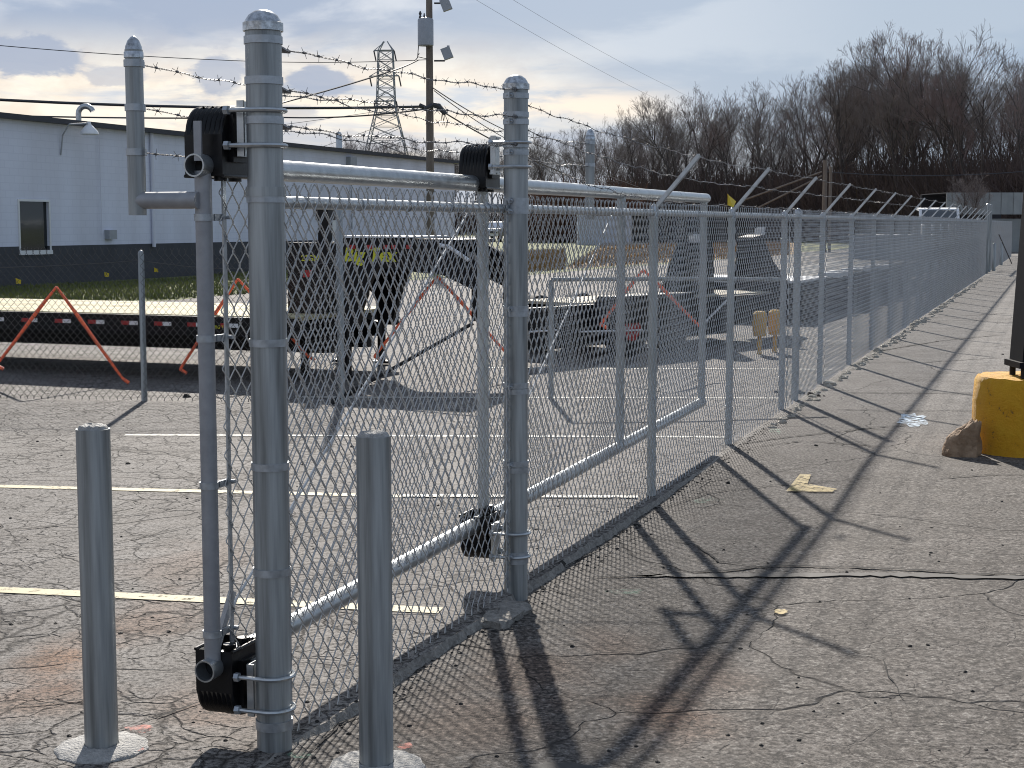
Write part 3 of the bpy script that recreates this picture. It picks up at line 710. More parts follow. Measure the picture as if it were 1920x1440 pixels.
# ------------------------------------------------------------------ sliding gate
SE = 7.3; G0 = -.095; G1, G2 = 2.47, 4.93
gate = thing('sliding_gate', F(0, OG, 0), 'long sliding cantilever gate leaf with open pipe ends behind the gate posts', 'gate')
def pipe_open(mb, a, b, r, ri):
    a = Vector(a); b = Vector(b); t = (b - a).normalized(); u = t.cross(Vector((0, 0, 1))).normalized(); w = t.cross(u); vs = []; n = 24; fs = []
    for (p, q) in ((a + t * .25, ri), (a, ri), (a, r), (b, r), (b - t * .01, r * .9), (b, .002)):
        for k in range(n): an = 2 * pi * k / n; vs.append(p + (u * cos(an) + w * sin(an)) * q)
    for i in range(5):
        for k in range(n): fs.append((i * n + k, i * n + (k + 1) % n, (i + 1) * n + (k + 1) % n, (i + 1) * n + k))
    fs.append(tuple(range(n)))
    mb.add(vs, fs)
ZT = 1.908
mb = MB(); pipe_open(mb, F(G0 - .03, OG, ZT - .004), F(SE + .08, OG, ZT + .008), .0365, .0315); part('top_track', mb, 'galv_new', gate)
mb = MB(); pipe_open(mb, F(G0 - .03, OG, trackz(G0)), F(SE + .02, OG, trackz(SE)), .0365, .0315); part('bottom_track', mb, 'galv_new', gate)
for s in (G0 + .025, G1, G2, SE):
    mb = MB(); mb.tube([F(s, OG, trackz(s) + .02), F(s, OG, ZT - .02)], .0275, 16); part('upright', mb, 'weld' if s < 1 else 'galv_line', gate)
mb = MB(); mb.obox(F(G0 - .022, OG - .012, ZT + .072), NV * .013, DV * .004, Vector((0, 0, .062))); part('stop_tab', mb, 'weld', gate)
mb = MB(); mb.obox(F(G0 + .10, OG - .03, 1.10), DV * .010, NV * .003, Vector((0, 0, .77))); part('tension_bar', mb, 'galv_band', gate)
for y in (408, 627, 892, 1160):
    z = AT(960, y, 5.15).z; mb = MB(); ring_band(mb, F(G0 + .025, OG, z), .0275, .022)
    mb.obox(F(G0 + .08, OG - .024, z), DV * .032, NV * .003, Vector((0, 0, .011))); mb.tube([F(G0 + .115, OG - .045, z), F(G0 + .115, OG - .012, z)], .007, 6); part('tension_band', mb, 'galv_band', gate)
for (a, b) in ((G0 + .06, G1 - .02), (G1 + .02, G2 - .02)):
    mb = MB(); mb.tube([F(a, OG + .03, trackz(a) + .07), F(b, OG + .03, ZT - .08)], .0055, 6); part('truss_rod', mb, 'galv_band', gate)
mb = MB(); mb.tube([F(G0 + .05, OG, trackz(0) + .06), F(G0 + .16, OG, trackz(0) + .22)], .016, 6); part('corner_gusset', mb, 'weld', gate)
for i, (a, b) in enumerate(((G0 + .07, G1), (G1, G2), (G2, SE - .02))):
    me = fabric(b - a, trackz(a) + .03, ZT - .045, .0022, 4 if i == 0 else 3, 4 if i == 0 else 3, seed=40 + i, top_tw=False); me.materials.append(MT['wire'])
    place_mesh('chain_link_mesh', me, gate, F(a, OG - .034, 0), FANG)
# outriggers with their strands of barbed wire
OO = .41
for s in (G0 - .005, 5.0):
    mb = MB(); mb.tube([F(s, OG, 1.795), F(s, OO + .01, 1.795)], .027, 16); part('outrigger_arm', mb, 'weld', gate)
    mb = MB(); mb.tube([F(s, OO, 1.748), F(s, OO, 2.272)], .0285, 18); u = part('outrigger_upright', mb, 'galv', gate)
    mb = MB(); mb.lathe([(.031, 2.246), (.031, 2.264), (.028, 2.266), (.026, 2.282), (.019, 2.300), (.009, 2.312), (.002, 2.315)], 20, F(s, OO, 0), cap=False); part('bullet_cap', mb, 'alu', gate, sharp=60)
    for z in (2.229, 2.090, 1.949):
        mb = MB(); ring_band(mb, F(s, OO, z), .0285, .022); e = DV if s < 1 else -DV
        mb.obox(F(s, OO, z) + e * .042, e * .014, NV * .004, Vector((0, 0, .010))); part('strap_band', mb, 'galv_band', gate)
for i, z in enumerate((2.229, 2.090, 1.949)):
    mb = MB(); strand(mb, F(G0 + .06, OO, z), F(4.96, OO, z - .01), .02, 60 + i, True, .125); part('barbed_wire', mb, 'barb', gate, smooth=False)

# ------------------------------------------------------------------ the long fence
sp = [5.06 + 2.45 * i for i in range(5)]; sp += [sp[-1] + 2.4 * (i + 1) for i in range(15)]
fence = thing('chain_link_fence', F(5.06, 0, 0), 'long new chain link fence with slanted barbed wire arms running into the distance', 'fence')
RO = 0.01; RZ = 1.79
lp = MB(); lp.lathe([(.0285, -.05), (.0285, RZ + .0)], 16, (0, 0, 0)); lpm = lp.mesh('line_post'); lpm.materials.append(MT['galv_line'])
cl = MB(); cl.lathe([(.031, RZ - .03), (.031, RZ + .015), (.026, RZ + .035), (.012, RZ + .05), (.002, RZ + .055)], 16, (0, 0, 0), cap=False); clm = cl.mesh('post_cap'); clm.materials.append(MT['alu'])
# arm: folded channel leaning 45 degrees outward, local frame x along the fence, y across (positive inward)
am = MB(); tip = Vector((0, -.285, .335)); up = tip.normalized()
am.obox(tip / 2 + Vector((0, 0, RZ + .025)), Vector((.017, 0, 0)), up * .22, up.cross(Vector((1, 0, 0))) * .002)
am.obox(tip / 2 + Vector((.017, 0, RZ + .018)), Vector((.002, 0, 0)), up * .22, up.cross(Vector((1, 0, 0))) * .012)
am.obox(tip / 2 + Vector((-.017, 0, RZ + .018)), Vector((.002, 0, 0)), up * .22, up.cross(Vector((1, 0, 0))) * .012)
amm = am.mesh('barb_arm'); amm.materials.append(MT['arm'])
def arm_pt(s, f): return F(s, RO - .285 * f, RZ + .035 + .335 * f)
for s in sp:
    for nm, me in (('line_post', lpm), ('post_cap', clm), ('barb_arm', amm)):
        if s == sp[-1] and nm == 'barb_arm': continue
        place_mesh(nm, me, fence, F(s, RO, 0), FANG)
# terminal pair at the third bay
mb = MB(); mb.lathe([(.036, -.05), (.036, 1.83)], 18, F(10.78, .015, 0)); part('terminal_post', mb, 'galv_line', fence)
mb = MB(); mb.lathe([(.038, 1.81), (.038, 1.84), (.028, 1.86), (.003, 1.875)], 18, F(10.78, .015, 0), cap=False); part('post_cap', mb, 'alu', fence)
for s in (10.69, 10.02 + .06):
    mb = MB(); mb.obox(F(s, -.02, .93), DV * .009, NV * .003, Vector((0, 0, .88))); part('tension_bar', mb, 'galv_band', fence)
# rails bay by bay
ends = [.05, 2.29, ] ; bays = [(.057, 2.275), (2.385, sp[0])] + list(zip(sp[:-1], sp[1:]))
for a, b in bays:
    mb = MB(); mb.tube([F(a, RO, RZ), F(b, RO, RZ)], .021, 14); part('top_rail', mb, 'galv_new', fence)
# fabric
me = fabric(2.27, .035, 1.80, .0024, 4, 4, seed=1); me.materials.append(MT['wire']); place_mesh('chain_link_mesh', me, fence, F(.065, -.016, 0), FANG)
me = fabric(sp[0] - 2.36, .035, 1.80, .0024, 4, 4, seed=2); me.materials.append(MT['wire']); place_mesh('chain_link_mesh', me, fence, F(2.36, -.03, 0), FANG)
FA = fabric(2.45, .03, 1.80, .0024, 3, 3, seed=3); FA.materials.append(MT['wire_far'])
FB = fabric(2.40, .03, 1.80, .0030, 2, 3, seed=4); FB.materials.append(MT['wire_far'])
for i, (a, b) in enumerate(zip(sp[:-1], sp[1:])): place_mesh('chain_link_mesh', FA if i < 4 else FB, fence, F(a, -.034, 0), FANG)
# wire ties
for s in sp[:5]:
    mb = MB()
    for z in (.3, .62, .94, 1.26, 1.58): 
        c = F(s, RO, z); pts = [c + (DV * cos(a) + NV * sin(a)) * .031 + Vector((0, 0, .006 * sin(a))) for a in [2 * pi * k / 10 for k in range(10)]]; mb.tube(pts, .002, 4, closed=True)
    part('wire_tie', mb, 'galv_band', fence, kind='stuff')
for a, b in bays[:4]:
    mb = MB(); n = 5
    for i in range(n):
        s = a + (b - a) * (i + .5) / n; c = F(s, RO, RZ); pts = [c + (Vector((0, 0, 1)) * cos(q) + NV * sin(q)) * .0235 + DV * .005 * sin(q) for q in [2 * pi * k / 10 for k in range(10)]]; mb.tube(pts, .002, 4, closed=True)
    part('wire_tie', mb, 'galv_band', fence, kind='stuff')
# tension bars at the two gate posts
for s in (.085, 2.25, 2.41):
    mb = MB(); mb.obox(F(s, -.016, .93), DV * .009, NV * .003, Vector((0, 0, .90))); part('tension_bar', mb, 'galv_band', fence)
# barbed wire along posts and arms
za = [AT(960, y, 4.966).z for y in (88, 165, 234)]; zb_ = [AT(960, y, 7.15).z for y in (169, 220, 272)]; zc_ = [AT(960, y, 7.15).z for y in (193, 240, 296)]
for i in range(3):
    mb = MB(); strand(mb, F(.06, -.03, za[i]), F(2.28, -.05, zb_[i]), .015, 70 + i, True, .11, wob=.005)
    mb.tube([F(.055, -.03, za[i]), F(.075, -.03, za[i] - .004), F(.12, -.03, za[i] - .006)], [.009, .010, .004], 6)
    mb.tube([F(2.28, -.05, zb_[i]), F(2.25, -.05, zb_[i])], [.008, .009], 6)
    part('barbed_wire', mb, 'barb', fence, smooth=False)
    f = (.93, .55, .12)[i]
    mb = MB(); strand(mb, F(2.38, -.05, zc_[i]), arm_pt(sp[0], f), .02 if i < 2 else .03, 80 + i, True, .125, wob=.005); part('barbed_wire', mb, 'barb', fence, smooth=False)
    mb = MB()
    for k, (a, b) in enumerate(zip(sp[:-2], sp[1:-1])): strand(mb, arm_pt(a, f), arm_pt(b, f), .012, 90 + i * 20 + k, False, .14 if k < 6 else .4, wob=.004)
    strand(mb, arm_pt(sp[-2], f), F(sp[-1], 0, 1.9 + .12 * f), .01, 5, False, .5)
    part('barbed_wire', mb, 'barb', fence, smooth=False)
# small yellow pennant tied to the fence
mb = MB(); p = F(7.05, -.05, 1.86)
mb.add([p, p + DV * .0 + Vector((0, 0, .085)), p + DV * .17 + Vector((0, 0, .03)) - NV * .03, p + DV * .09 + Vector((0, 0, .075)) + NV * .01, p + DV * .07 + Vector((0, 0, -.015)) - NV * .03], [(0, 4, 2, 3, 1)])
vs = [Vector(v) + NV * .002 for v in mb.v]; mb.add(vs, [(1, 3, 2, 4, 0)])
solo('pennant', mb, 'flag', 'small yellow pennant on the fence top between the first two barbed wire arms', 'flag', smooth=False)

# broken concrete footing under the second post
def rough_block(name, c, ax, ay, h, m, label, cat, seed, top=1.0, sub=4, amp=.02):
    r = random.Random(seed); vs = []; fs = []; n = sub; rows = []
    for k, (f, z) in enumerate(((1.06, -.05), (1.04, h * .3), (1.0, h * .75), (.94 * top, h), (.5 * top, h + .004), (.02, h + .006))):
        ring = []
        for i in range(24):
            a = 2 * pi * i / 24; sx = max(-1, min(1, 1.25 * cos(a))); sy = max(-1, min(1, 1.25 * sin(a)))
            p = c + ax * sx * f + ay * sy * f; p = Vector((p.x + r.gauss(0, amp) * (f > .3), p.y + r.gauss(0, amp) * (f > .3), c.z + z + r.gauss(0, amp * .25))); ring.append(len(vs)); vs.append(p)
        rows.append(ring)
    for a, b in zip(rows[:-1], rows[1:]):
        for i in range(24): fs.append((a[i], a[(i + 1) % 24], b[(i + 1) % 24], b[i]))
    mb = MB(); mb.add(vs, fs); return solo(name, mb, m, label, cat, smooth=True, sharp=35)
rough_block('concrete_footing', F(1.98, -.075, -.075), DV * .20, NV * .10, .068, 'asphalt_edge', 'rough broken concrete footing at the base of the second gate post', 'footing', 3, amp=.01)

# ------------------------------------------------------------------ bollards
for (px, py, zt, lab, gnd) in ((191, 1403, 1.075, 'leftmost steel bollard standing free, left of the sliding gate end', 0), (706, 1437, 1.075, 'steel bollard right of the near gate post, in front of the mesh', .0)):
    b = G(px, py); r_ = .0545
    t = thing('bollard', b, lab, 'bollard', 'bollards guarding the gate')
    mb = MB(); mb.lathe([(r_, -.1), (r_, zt - .012)], 36, b); part('pipe', mb, 'galv', t)
    mb = MB(); rn = random.Random(int(px)); prof = [(r_ - .003, zt - .016), (r_ - .006, zt - .010), (r_ * .8, zt - .002), (r_ * .5, zt + .003), (.003, zt + .004)]
    vs = []; n = 30
    for (q, z) in prof:
        for k in range(n): a = 2 * pi * k / n; vs.append(b + Vector((q * cos(a), q * sin(a), z + rn.gauss(0, .0016))))
    mb.add(vs, [(i * n + k, i * n + (k + 1) % n, (i + 1) * n + (k + 1) % n, (i + 1) * n + k) for i in range(4) for k in range(n)]); part('concrete_fill', mb, 'white_conc', t)
    g0 = b + Vector((0, 0, gnd)); mb = MB(); prof = [(.155, -.02), (.150, .004), (.14, .010), (.09, .014), (.056, .018)]; vs = []; n = 40
    for i, (q, z) in enumerate(prof):
        for k in range(n): a = 2 * pi * k / n; qq = q * (1 + .05 * hnoise(k * .35) * (i < 3)); vs.append(g0 + Vector((qq * cos(a), qq * sin(a), z + rn.gauss(0, .0012))))
    mb.add(vs, [(i * n + k, i * n + (k + 1) % n, (i + 1) * n + (k + 1) % n, (i + 1) * n + k) for i in range(4) for k in range(n)]); part('concrete_collar', mb, 'white_conc', t)

# ------------------------------------------------------------------ yellow concrete base with black column, stone
yb = Vector((3.71 + .22, 11.33 + .36, 0))
t = thing('concrete_pier', yb, 'round yellow painted concrete base at the right edge carrying a black column', 'concrete base')
mb = MB(); R = .41; prof = [(R + .012, -.06), (R + .008, .02), (R + .004, .2), (R, .4), (R - .012, .545), (R - .03, .572), (R * .5, .578), (.01, .58)]; rn = random.Random(2); vs = []; n = 48
for (q, z) in prof:
    for k in range(n): a = 2 * pi * k / n; qq = q + rn.gauss(0, .0022) * (q > .1); vs.append(yb + Vector((qq * cos(a), qq * sin(a), z + rn.gauss(0, .002))))
mb.add(vs, [(i * n + k, i * n + (k + 1) % n, (i + 1) * n + (k + 1) % n, (i + 1) * n + k) for i in range(len(prof) - 1) for k in range(n)]); part('drum', mb, 'yellow_conc', t)
tc_ = yb + Vector((.01, -.1, 0))
t2 = thing('steel_column', tc_ + Vector((0, 0, .58)), 'tall black square column standing on the yellow concrete base', 'column')
lean = Vector((.05, 0, 1)); w = .15
mb = MB(); a = tc_ + Vector((0, 0, .70)); hgt = 1.9
mb.add([a + Vector((sx * w, sy * w, 0)) + lean * z for z in (0, hgt) for sx, sy in ((-1, -1), (1, -1), (1, 1), (-1, 1))], [(3, 2, 1, 0), (4, 5, 6, 7), (0, 1, 5, 4), (1, 2, 6, 5), (2, 3, 7, 6), (3, 0, 4, 7)])
mb.box(a + lean * hgt + Vector((0, 0, .6)), .3, .3, 1.2); part('shaft', mb, 'col_black', t2, smooth=False)
mb = MB(); mb.box(tc_ + Vector((0, 0, .675)), .36, .36, .045); part('base_plate', mb, 'col_black', t2, smooth=False)
for sx in (-1, 1):
    for sy in (-1, 1):
        q = tc_ + Vector((sx * .13, sy * .13, 0)); mb = MB(); mb.tube([q + Vector((0, 0, .57)), q + Vector((0, 0, .66))], .024, 8); part('anchor_bolt', mb, 'tyre', t2)
# stone leaning against the pier
from mathutils import noise as mnoise
mb = MB(); cx, cy = AT(1806, 840, 11.45).x, 11.45; vs = []; n = 34; nr = 16
for j in range(nr + 1):
    ph = pi * .5 * j / nr
    for k in range(n):
        a = 2 * pi * k / n; d_ = Vector((cos(ph) * cos(a), cos(ph) * sin(a), sin(ph)))
        q = 1 + .34 * mnoise.noise(d_ * 1.5 + Vector((4, 1, 7))) + .20 * abs(mnoise.noise(d_ * 3.6)) + .07 * mnoise.noise(d_ * 9)
        x = (.15 if d_.x < 0 else .11) * d_.x * q; z = .235 * d_.z * q; x *= 1 - 1.6 * max(0, z - .05); z *= 1.12; vs.append((cx + x + z * .30, cy + .12 * d_.y * q, z - .01))
mb.add(vs, [(i * n + k, i * n + (k + 1) % n, (i + 1) * n + (k + 1) % n, (i + 1) * n + k) for i in range(nr) for k in range(n)])
solo('stone', mb, 'rock', 'rough brown stone leaning against the yellow concrete base', 'stone', sharp=25)

# ------------------------------------------------------------------ old low fence across the yard
old = thing('low_fence', G(640, 757), 'older low chain link fence crossing the yard in front of the flatbed trailer', 'fence')
A = G(271, 752); B = G(640, 757); far = A + (A - B).normalized() * 4.0; dO = (B - A).normalized(); aO = atan2(dO.y, dO.x)
for p, r, h in ((A, .03, 1.46), (far, .03, 1.46), (B, .034, 1.99), (G(1033, 748), .026, 1.17)):
    mb = MB(); mb.lathe([(r, -.05), (r, h - .02), (r * .7, h), (.003, h + .01)], 14, p); part('post', mb, 'galv', old)
W1 = (A - far).length; W2 = (B - A).length
me = fabric(W1, .03, 1.44, .0028, 2, 3, .07, .08, 9); place_mesh('chain_link_mesh', me, old, far, aO, 'wire_old')
me = fabric(W2, .03, 1.44, .0028, 2, 3, .07, .08, 10); place_mesh('chain_link_mesh', me, old, A + Vector((0, -.03, 0)), aO, 'wire_old')
for p, q in ((far, A), (A, B)):
    mb = MB(); mb.tube([p.lerp(q, i / 12) + Vector((0, 0, 1.37 - .08 * 4 * (i / 12) * (1 - i / 12))) for i in range(13)], .004, 5); part('tension_wire', mb, 'wire_old', old)
mb = MB(); mb.tube([AT(1033, 524, 15.19), AT(1240, 523, 15.3), AT(1462, 524, 15.6)], .022, 10); part('rail', mb, 'galv', old)
mb = MB(); mb.tube([AT(623, 755, 14.8), AT(887, 606, 15.0)], .018, 8); mb.tube([AT(620, 757, 14.75), AT(668, 729, 14.82)], .03, 8); part('brace', mb, 'tyre', old)

# ------------------------------------------------------------------ orange A-shaped markers
def amark(apex, f1, f2, Y, label, r=.017):
    a = AT(apex[0], apex[1], Y); t = thing('strap_frame', Vector((a.x, a.y, 0)), label, 'strap marker', 'orange A shaped straps')
    for f in (f1, f2):
        b = AT(f[0], f[1], Y - .02); nn = (b - a).normalized(); mb = MB(); sg = 1 if b.x > a.x else -1
        mb.tube([a, a.lerp(b, .35) + Vector((0, 0, .006)), a.lerp(b, .7), b], [r * .8, r * 1.25, r, r * .9], 7); part('leg', mb, 'orange', t)
        mb = MB(); mb.tube([b, b + Vector((.035, -.02, -.018)), b + Vector((.075, -.02, -.045))], r * 1.1, 6); part('foot', mb, 'orange', t)
amark((106, 538), (-6, 684), (230, 710), 16.6, 'large orange A shaped strap frame at the far left in front of the deck')
amark((446, 523), (338, 692), (578, 668), 17.0, 'orange A shaped strap frame seen between the sliding gate end and the near post')
amark((820, 518), (702, 668), (944, 656), 17.2, 'orange A shaped strap frame under the trailer neck, its right leg bright')
amark((1206, 506), (1126, 608), (1309, 609), 17.6, 'orange A shaped strap frame lying against the side of the ramp trailer')

# ------------------------------------------------------------------ gooseneck flatbed trailer, left
TA = G(0, 583, .72); TB = G(470, 595, .72); tx = (TB - TA).normalized(); tx.z = 0; tb = Vector((-tx.y, tx.x, 0))
TA = Vector((TA.x, TA.y, 0)) - tx * 4.5
L_ = (ONP(556, 600, TA, tx) - TA).dot(tx)
fb = thing('flatbed_trailer', TA, 'long black gooseneck flatbed trailer with pale plank deck and yellow lettering on its neck', 'trailer')
def T(a, b, z): return TA + tx * a + tb * b + Vector((0, 0, z))
wd = 2.5
mb = MB(); mb.obox(T(L_ / 2, .03, .61), tx * L_ / 2, tb * .03, Vector((0, 0, .105))); part('side_rail', mb, 'trailer', fb, smooth=False)
mb = MB(); mb.obox(T(L_ / 2, wd - .03, .61), tx * L_ / 2, tb * .03, Vector((0, 0, .105))); part('side_rail', mb, 'trailer', fb, smooth=False)
mb = MB(); mb.obox(T(L_ / 2, .8, .45), tx * L_ / 2, tb * .06, Vector((0, 0, .16))); mb.obox(T(L_ / 2, 1.7, .45), tx * L_ / 2, tb * .06, Vector((0, 0, .16)))
for i in range(18): mb.obox(T(.3 + i * L_ / 18, wd / 2, .60), tx * .03, tb * (wd / 2 - .07), Vector((0, 0, .05)))
part('chassis', mb, 'trailer', fb, smooth=False)
npk = 14; pw = (wd - .14) / npk; rn = random.Random(5)
for i in range(npk):
    mb = MB(); mb.obox(T(L_ / 2, .07 + pw * (i + .5), .705 + rn.uniform(-.002, .002)), tx * (L_ / 2 - .02), tb * (pw / 2 - .006), Vector((0, 0, .02))); part('plank', mb, 'wood', fb, smooth=False)
for i in range(8):
    x0 = 38 + 62.5 * (i - 1)
    y0 = 595 + (x0) * .024
    p = ONP(x0 + 17, y0, TA - tb * .004, tx); a = (p - TA).dot(tx)
    for k, c in ((-1, 'red'), (1, 'white')):
        mb = MB(); mb.obox(T(a + k * .055, -.004, .625), tx * .055, tb * .003, Vector((0, 0, .022))); part('reflector_strip', mb, c, fb, smooth=False, label='red reflector strip' if c == 'red' else 'white reflector strip')
# wheels out at the left end
for i in range(2):
    for b in (.25, wd - .25):
        mb = MB(); c = T(1.0 + i * .95, b, .4); mb.tube([c - tb * .12, c - tb * .1, c + tb * .1, c + tb * .12], [.36, .4, .4, .36], 24); w_ = part('wheel', mb, 'tyre', fb)
# neck profiles in the upright plane at mid width
NA = TA + tb * .75
def NP(px, py, back=0.): return ONP(px, py, NA + tb * back, tx)
def prof_part(name, pts, thick, m='trailer', back=0., **kw):
    mb = MB(); mb.prism([NP(*q) + tb * back for q in pts], tb * thick); return part(name, mb, m, fb, smooth=False, **kw)
nk = [(540, 455), (840, 457), (878, 474), (899, 500), (899, 602), (884, 602), (884, 542), (830, 516), (706, 502), (540, 502)]
prof_part('neck_beam', nk, .1); prof_part('neck_beam', nk, .1, back=.9)
prof_part('riser', [(540, 502), (618, 502), (616, 560), (600, 602), (640, 612), (640, 640), (540, 640)], .1); prof_part('riser', [(540, 502), (618, 502), (616, 560), (600, 602), (640, 612), (640, 640), (540, 640)], .1, back=.9)
prof_part('gusset', [(618, 502), (706, 502), (684, 545), (668, 612), (640, 612), (634, 560), (618, 545)], .1); prof_part('gusset', [(618, 502), (706, 502), (684, 545), (668, 612), (640, 612), (634, 560), (618, 545)], .1, back=.9)
prof_part('cross_plate', [(545, 460), (615, 460), (613, 560), (545, 630)], .8, back=.1)
prof_part('toolbox', [(634, 446), (862, 449), (862, 456), (634, 456)], 1.0, 'trailer')
prof_part('box_lid', [(634, 442), (775, 443), (775, 446), (634, 446)], 1.0, 'white')
for (x0, back) in ((572, 0), (651, 0), (572, .9), (651, .9)):
    mb = MB(); a = NP(x0, 600, back) + tb * back; b = NP(x0, 690, back) + tb * back; a.z = .55; b.z = .05
    mb.tube([a, b], .05, 4); mb.box((b.x, b.y, .04), .2, .2, .03); part('landing_leg', mb, 'trailer', fb, smooth=False)
mb = MB(); a = NP(652, 642); mb.tube([a - tb * .02, a - tb * .02 + tx * .22], .015, 6); part('jack_crank', mb, 'trailer', fb)
for x0 in (662, 694, 725, 740, 768):
    mb = MB(); p = NP(x0, 463) - tb * .012; mb.obox(p, tx * .03, tb * .012, Vector((0, 0, .022))); part('marker_light', mb, 'red', fb, smooth=False)
mb = MB(); mb.tube([NP(x, y) - tb * .05 for x, y in ((826, 459), (845, 463), (862, 474), (882, 488))], .022, 8); part('hose', mb, 'white', fb)
mb = MB(); mb.obox(NP(577, 415) + tb * .4, tx * .065, tb * .05, Vector((0, 0, .26))); part('stake_post', mb, 'trailer', fb, smooth=False)
mb = MB(); mb.obox(NP(577, 513) - tb * .008, tx * .055, tb * .004, Vector((0, 0, .04))); part('warning_sticker', mb, 'red', fb, smooth=False)
mb = MB(); a = NP(512, 620) - tb * .3; mb.obox(a, tx * .012, tb * .012, Vector((0, 0, .09))); mb.obox(a + Vector((0, 0, -.09)) , tx * .07, tb * .07, Vector((0, 0, .02))); part('winch_hook', mb, 'trailer', fb, smooth=False)
def text(parent, s, p, size, m, xd, name='lettering', shear=.0, bold=.0):
    cu = bpy.data.curves.new(name, 'FONT'); cu.body = s; cu.size = size; cu.extrude = .002; cu.offset = bold; cu.shear = shear; cu.resolution_u = 3
    to = bpy.data.objects.new('tmp', cu); COL.objects.link(to); bpy.context.view_layer.update()
    me = bpy.data.meshes.new_from_object(to.evaluated_get(bpy.context.evaluated_depsgraph_get())); bpy.data.objects.remove(to)
    me.materials.clear(); me.materials.append(MT[m]); o = bpy.data.objects.new(name, me); link(o, parent)
    o.location = p - ORG.get(parent.name, Vector((0, 0, 0))); o.rotation_euler = (pi / 2, 0, atan2(xd.y, xd.x)); return o
text(fb, 'Big Tex', NP(645, 489) - tb * .006, .205, 'yellow', tx, bold=.006, shear=.15)
text(fb, '22GN', NP(565, 489) - tb * .006, .09, 'yellow', tx, bold=.002)
text(fb, 'BIG TEX', ONP(402, 616, TA, tx) - tb * .006, .05, 'yellow', tx)

# ------------------------------------------------------------------ ramp trailer, right
RA = G(993, 575, .72); RB = G(1460, 547, .72); rx = (RB - RA); rx.z = 0; RL = rx.length; rx.normalize(); rb = Vector((-rx.y, rx.x, 0)); RA = Vector((RA.x, RA.y, 0))
rt_ = thing('ramp_trailer', RA, 'black equipment trailer with raised ramps and pale deck behind the sliding gate', 'trailer')
def Q(a, b, z): return RA + rx * a + rb * b + Vector((0, 0, z))
W_ = 1.3
mb = MB(); mb.obox(Q(RL / 2 - .1, .05, .50), rx * (RL / 2 + .2), rb * .05, Vector((0, 0, .20))); mb.obox(Q(RL / 2 + .6, W_, .50), rx * (RL / 2 - .6), rb * .05, Vector((0, 0, .20))); part('side_rail', mb, 'trailer', rt_, smooth=False)
mb = MB(); mb.obox(Q(RL / 2 + .6, W_ / 2, .55), rx * (RL / 2 - .6), rb * (W_ / 2 - .05), Vector((0, 0, .06))); part('chassis', mb, 'trailer', rt_, smooth=False)
for i in range(8):
    mb = MB(); mb.obox(Q(RL / 2 + .55, .12 + (W_ - .15) / 8 * (i + .5), .70), rx * (RL / 2 - .55), rb * ((W_ - .15) / 16 - .008), Vector((0, 0, .018))); part('plank', mb, 'wood_grey', rt_, smooth=False)
mb = MB(); mb.obox(Q(.7, .16, .66), rx * .7, rb * .05, Vector((0, 0, .03))); part('tilt_plate', mb, 'trailer', rt_, smooth=False)
for i in range(2):
    for b in (-.12, W_ + .12):
        c = Q(1.75 + i * .9, b, .38); mb = MB(); mb.tube([c - rb * .11, c - rb * .09, c + rb * .09, c + rb * .11], [.33, .38, .38, .33], 24); w_ = part('wheel', mb, 'tyre', rt_)
        mb = MB(); mb.tube([c - rb * .115, c + rb * .115], .17, 12); part('rim', mb, 'red' if i == 0 else 'trailer', w_)
mb = MB(); mb.prism([Q(1.1, -.26, .45), Q(1.35, -.26, .80), Q(3.05, -.26, .80), Q(3.3, -.26, .45)], rb * .28); part('fender', mb, 'trailer', rt_, smooth=False)
mb = MB(); mb.obox(Q(2.0, -.02, .30), rx * 2.2, rb * .02, Vector((0, 0, .12))); part('skirt', mb, 'trailer', rt_, smooth=False)
def RP(px, py, back): return ONP(px, py, RA + rb * back, rx)
for (pts, back) in (([(1262, 563), (1294, 472), (1318, 405), (1336, 408), (1340, 563)], .4), ([(1400, 560), (1412, 445), (1430, 440), (1450, 490), (1478, 528), (1478, 556)], .8)):
    mb = MB(); mb.prism([RP(x, y, back) for x, y in pts], rb * .28); part('ramp', mb, 'trailer', rt_, smooth=False)
for (x, y, b) in ((1297, 448, .45), (1419, 434, .75)):
    p = RP(x, y, b) - rb * .05; mb = MB(); mb.obox(p, rx * .05, rb * .06, Vector((0, 0, .05))); mb.obox(p + rx * .05 + Vector((0, 0, .05)), rx * .035, rb * .05, Vector((0, 0, .02))); part('ramp_shoe', mb, 'white', rt_, smooth=False)
mb = MB(); mb.tube([RP(1260, 578, -.1), RP(1213, 690, -.1)], .016, 6); mb.tube([RP(1318, 405, .45), RP(1262, 563, .45)], .018, 6); part('brace_rod', mb, 'weld', rt_)
mb = MB()
for i in range(10):
    f = i / 9; p = RP(1326 + 34 * f, 600 - 34 * f, -.06); mb.tube([p - rx * .03 - Vector((0, 0, .02)), p + rx * .03 + Vector((0, 0, .02))], .016, 5)
part('chain', mb, 'white', rt_)
for (x0, x1) in ((1090, 1205), (993, 1045)):
    mb = MB(); mb.tube([RP(x0, 622, -.28), RP(x1, 619, -.28)], .012, 5); part('light_strip', mb, 'white', rt_)
# two tan barrels by the trailer tail
for i, px in enumerate((1424, 1453)):
    p = G(px, 652 - i * 6) ; p = AT(px, 630, 20.5 + i * .3); p.z = 0
    mb = MB(); mb.lathe([(.08, .24), (.09, .26), (.098, .4), (.09, .54), (.06, .57)], 14, p); mb.lathe([(.03, 0), (.03, .3)], 6, p)
    solo('barrel_light', mb, 'tan', 'tan rounded drum seen through the fence, ' + ('left of the pair' if i == 0 else 'right of the pair'), 'drum', 'tan drums at the trailer tail')

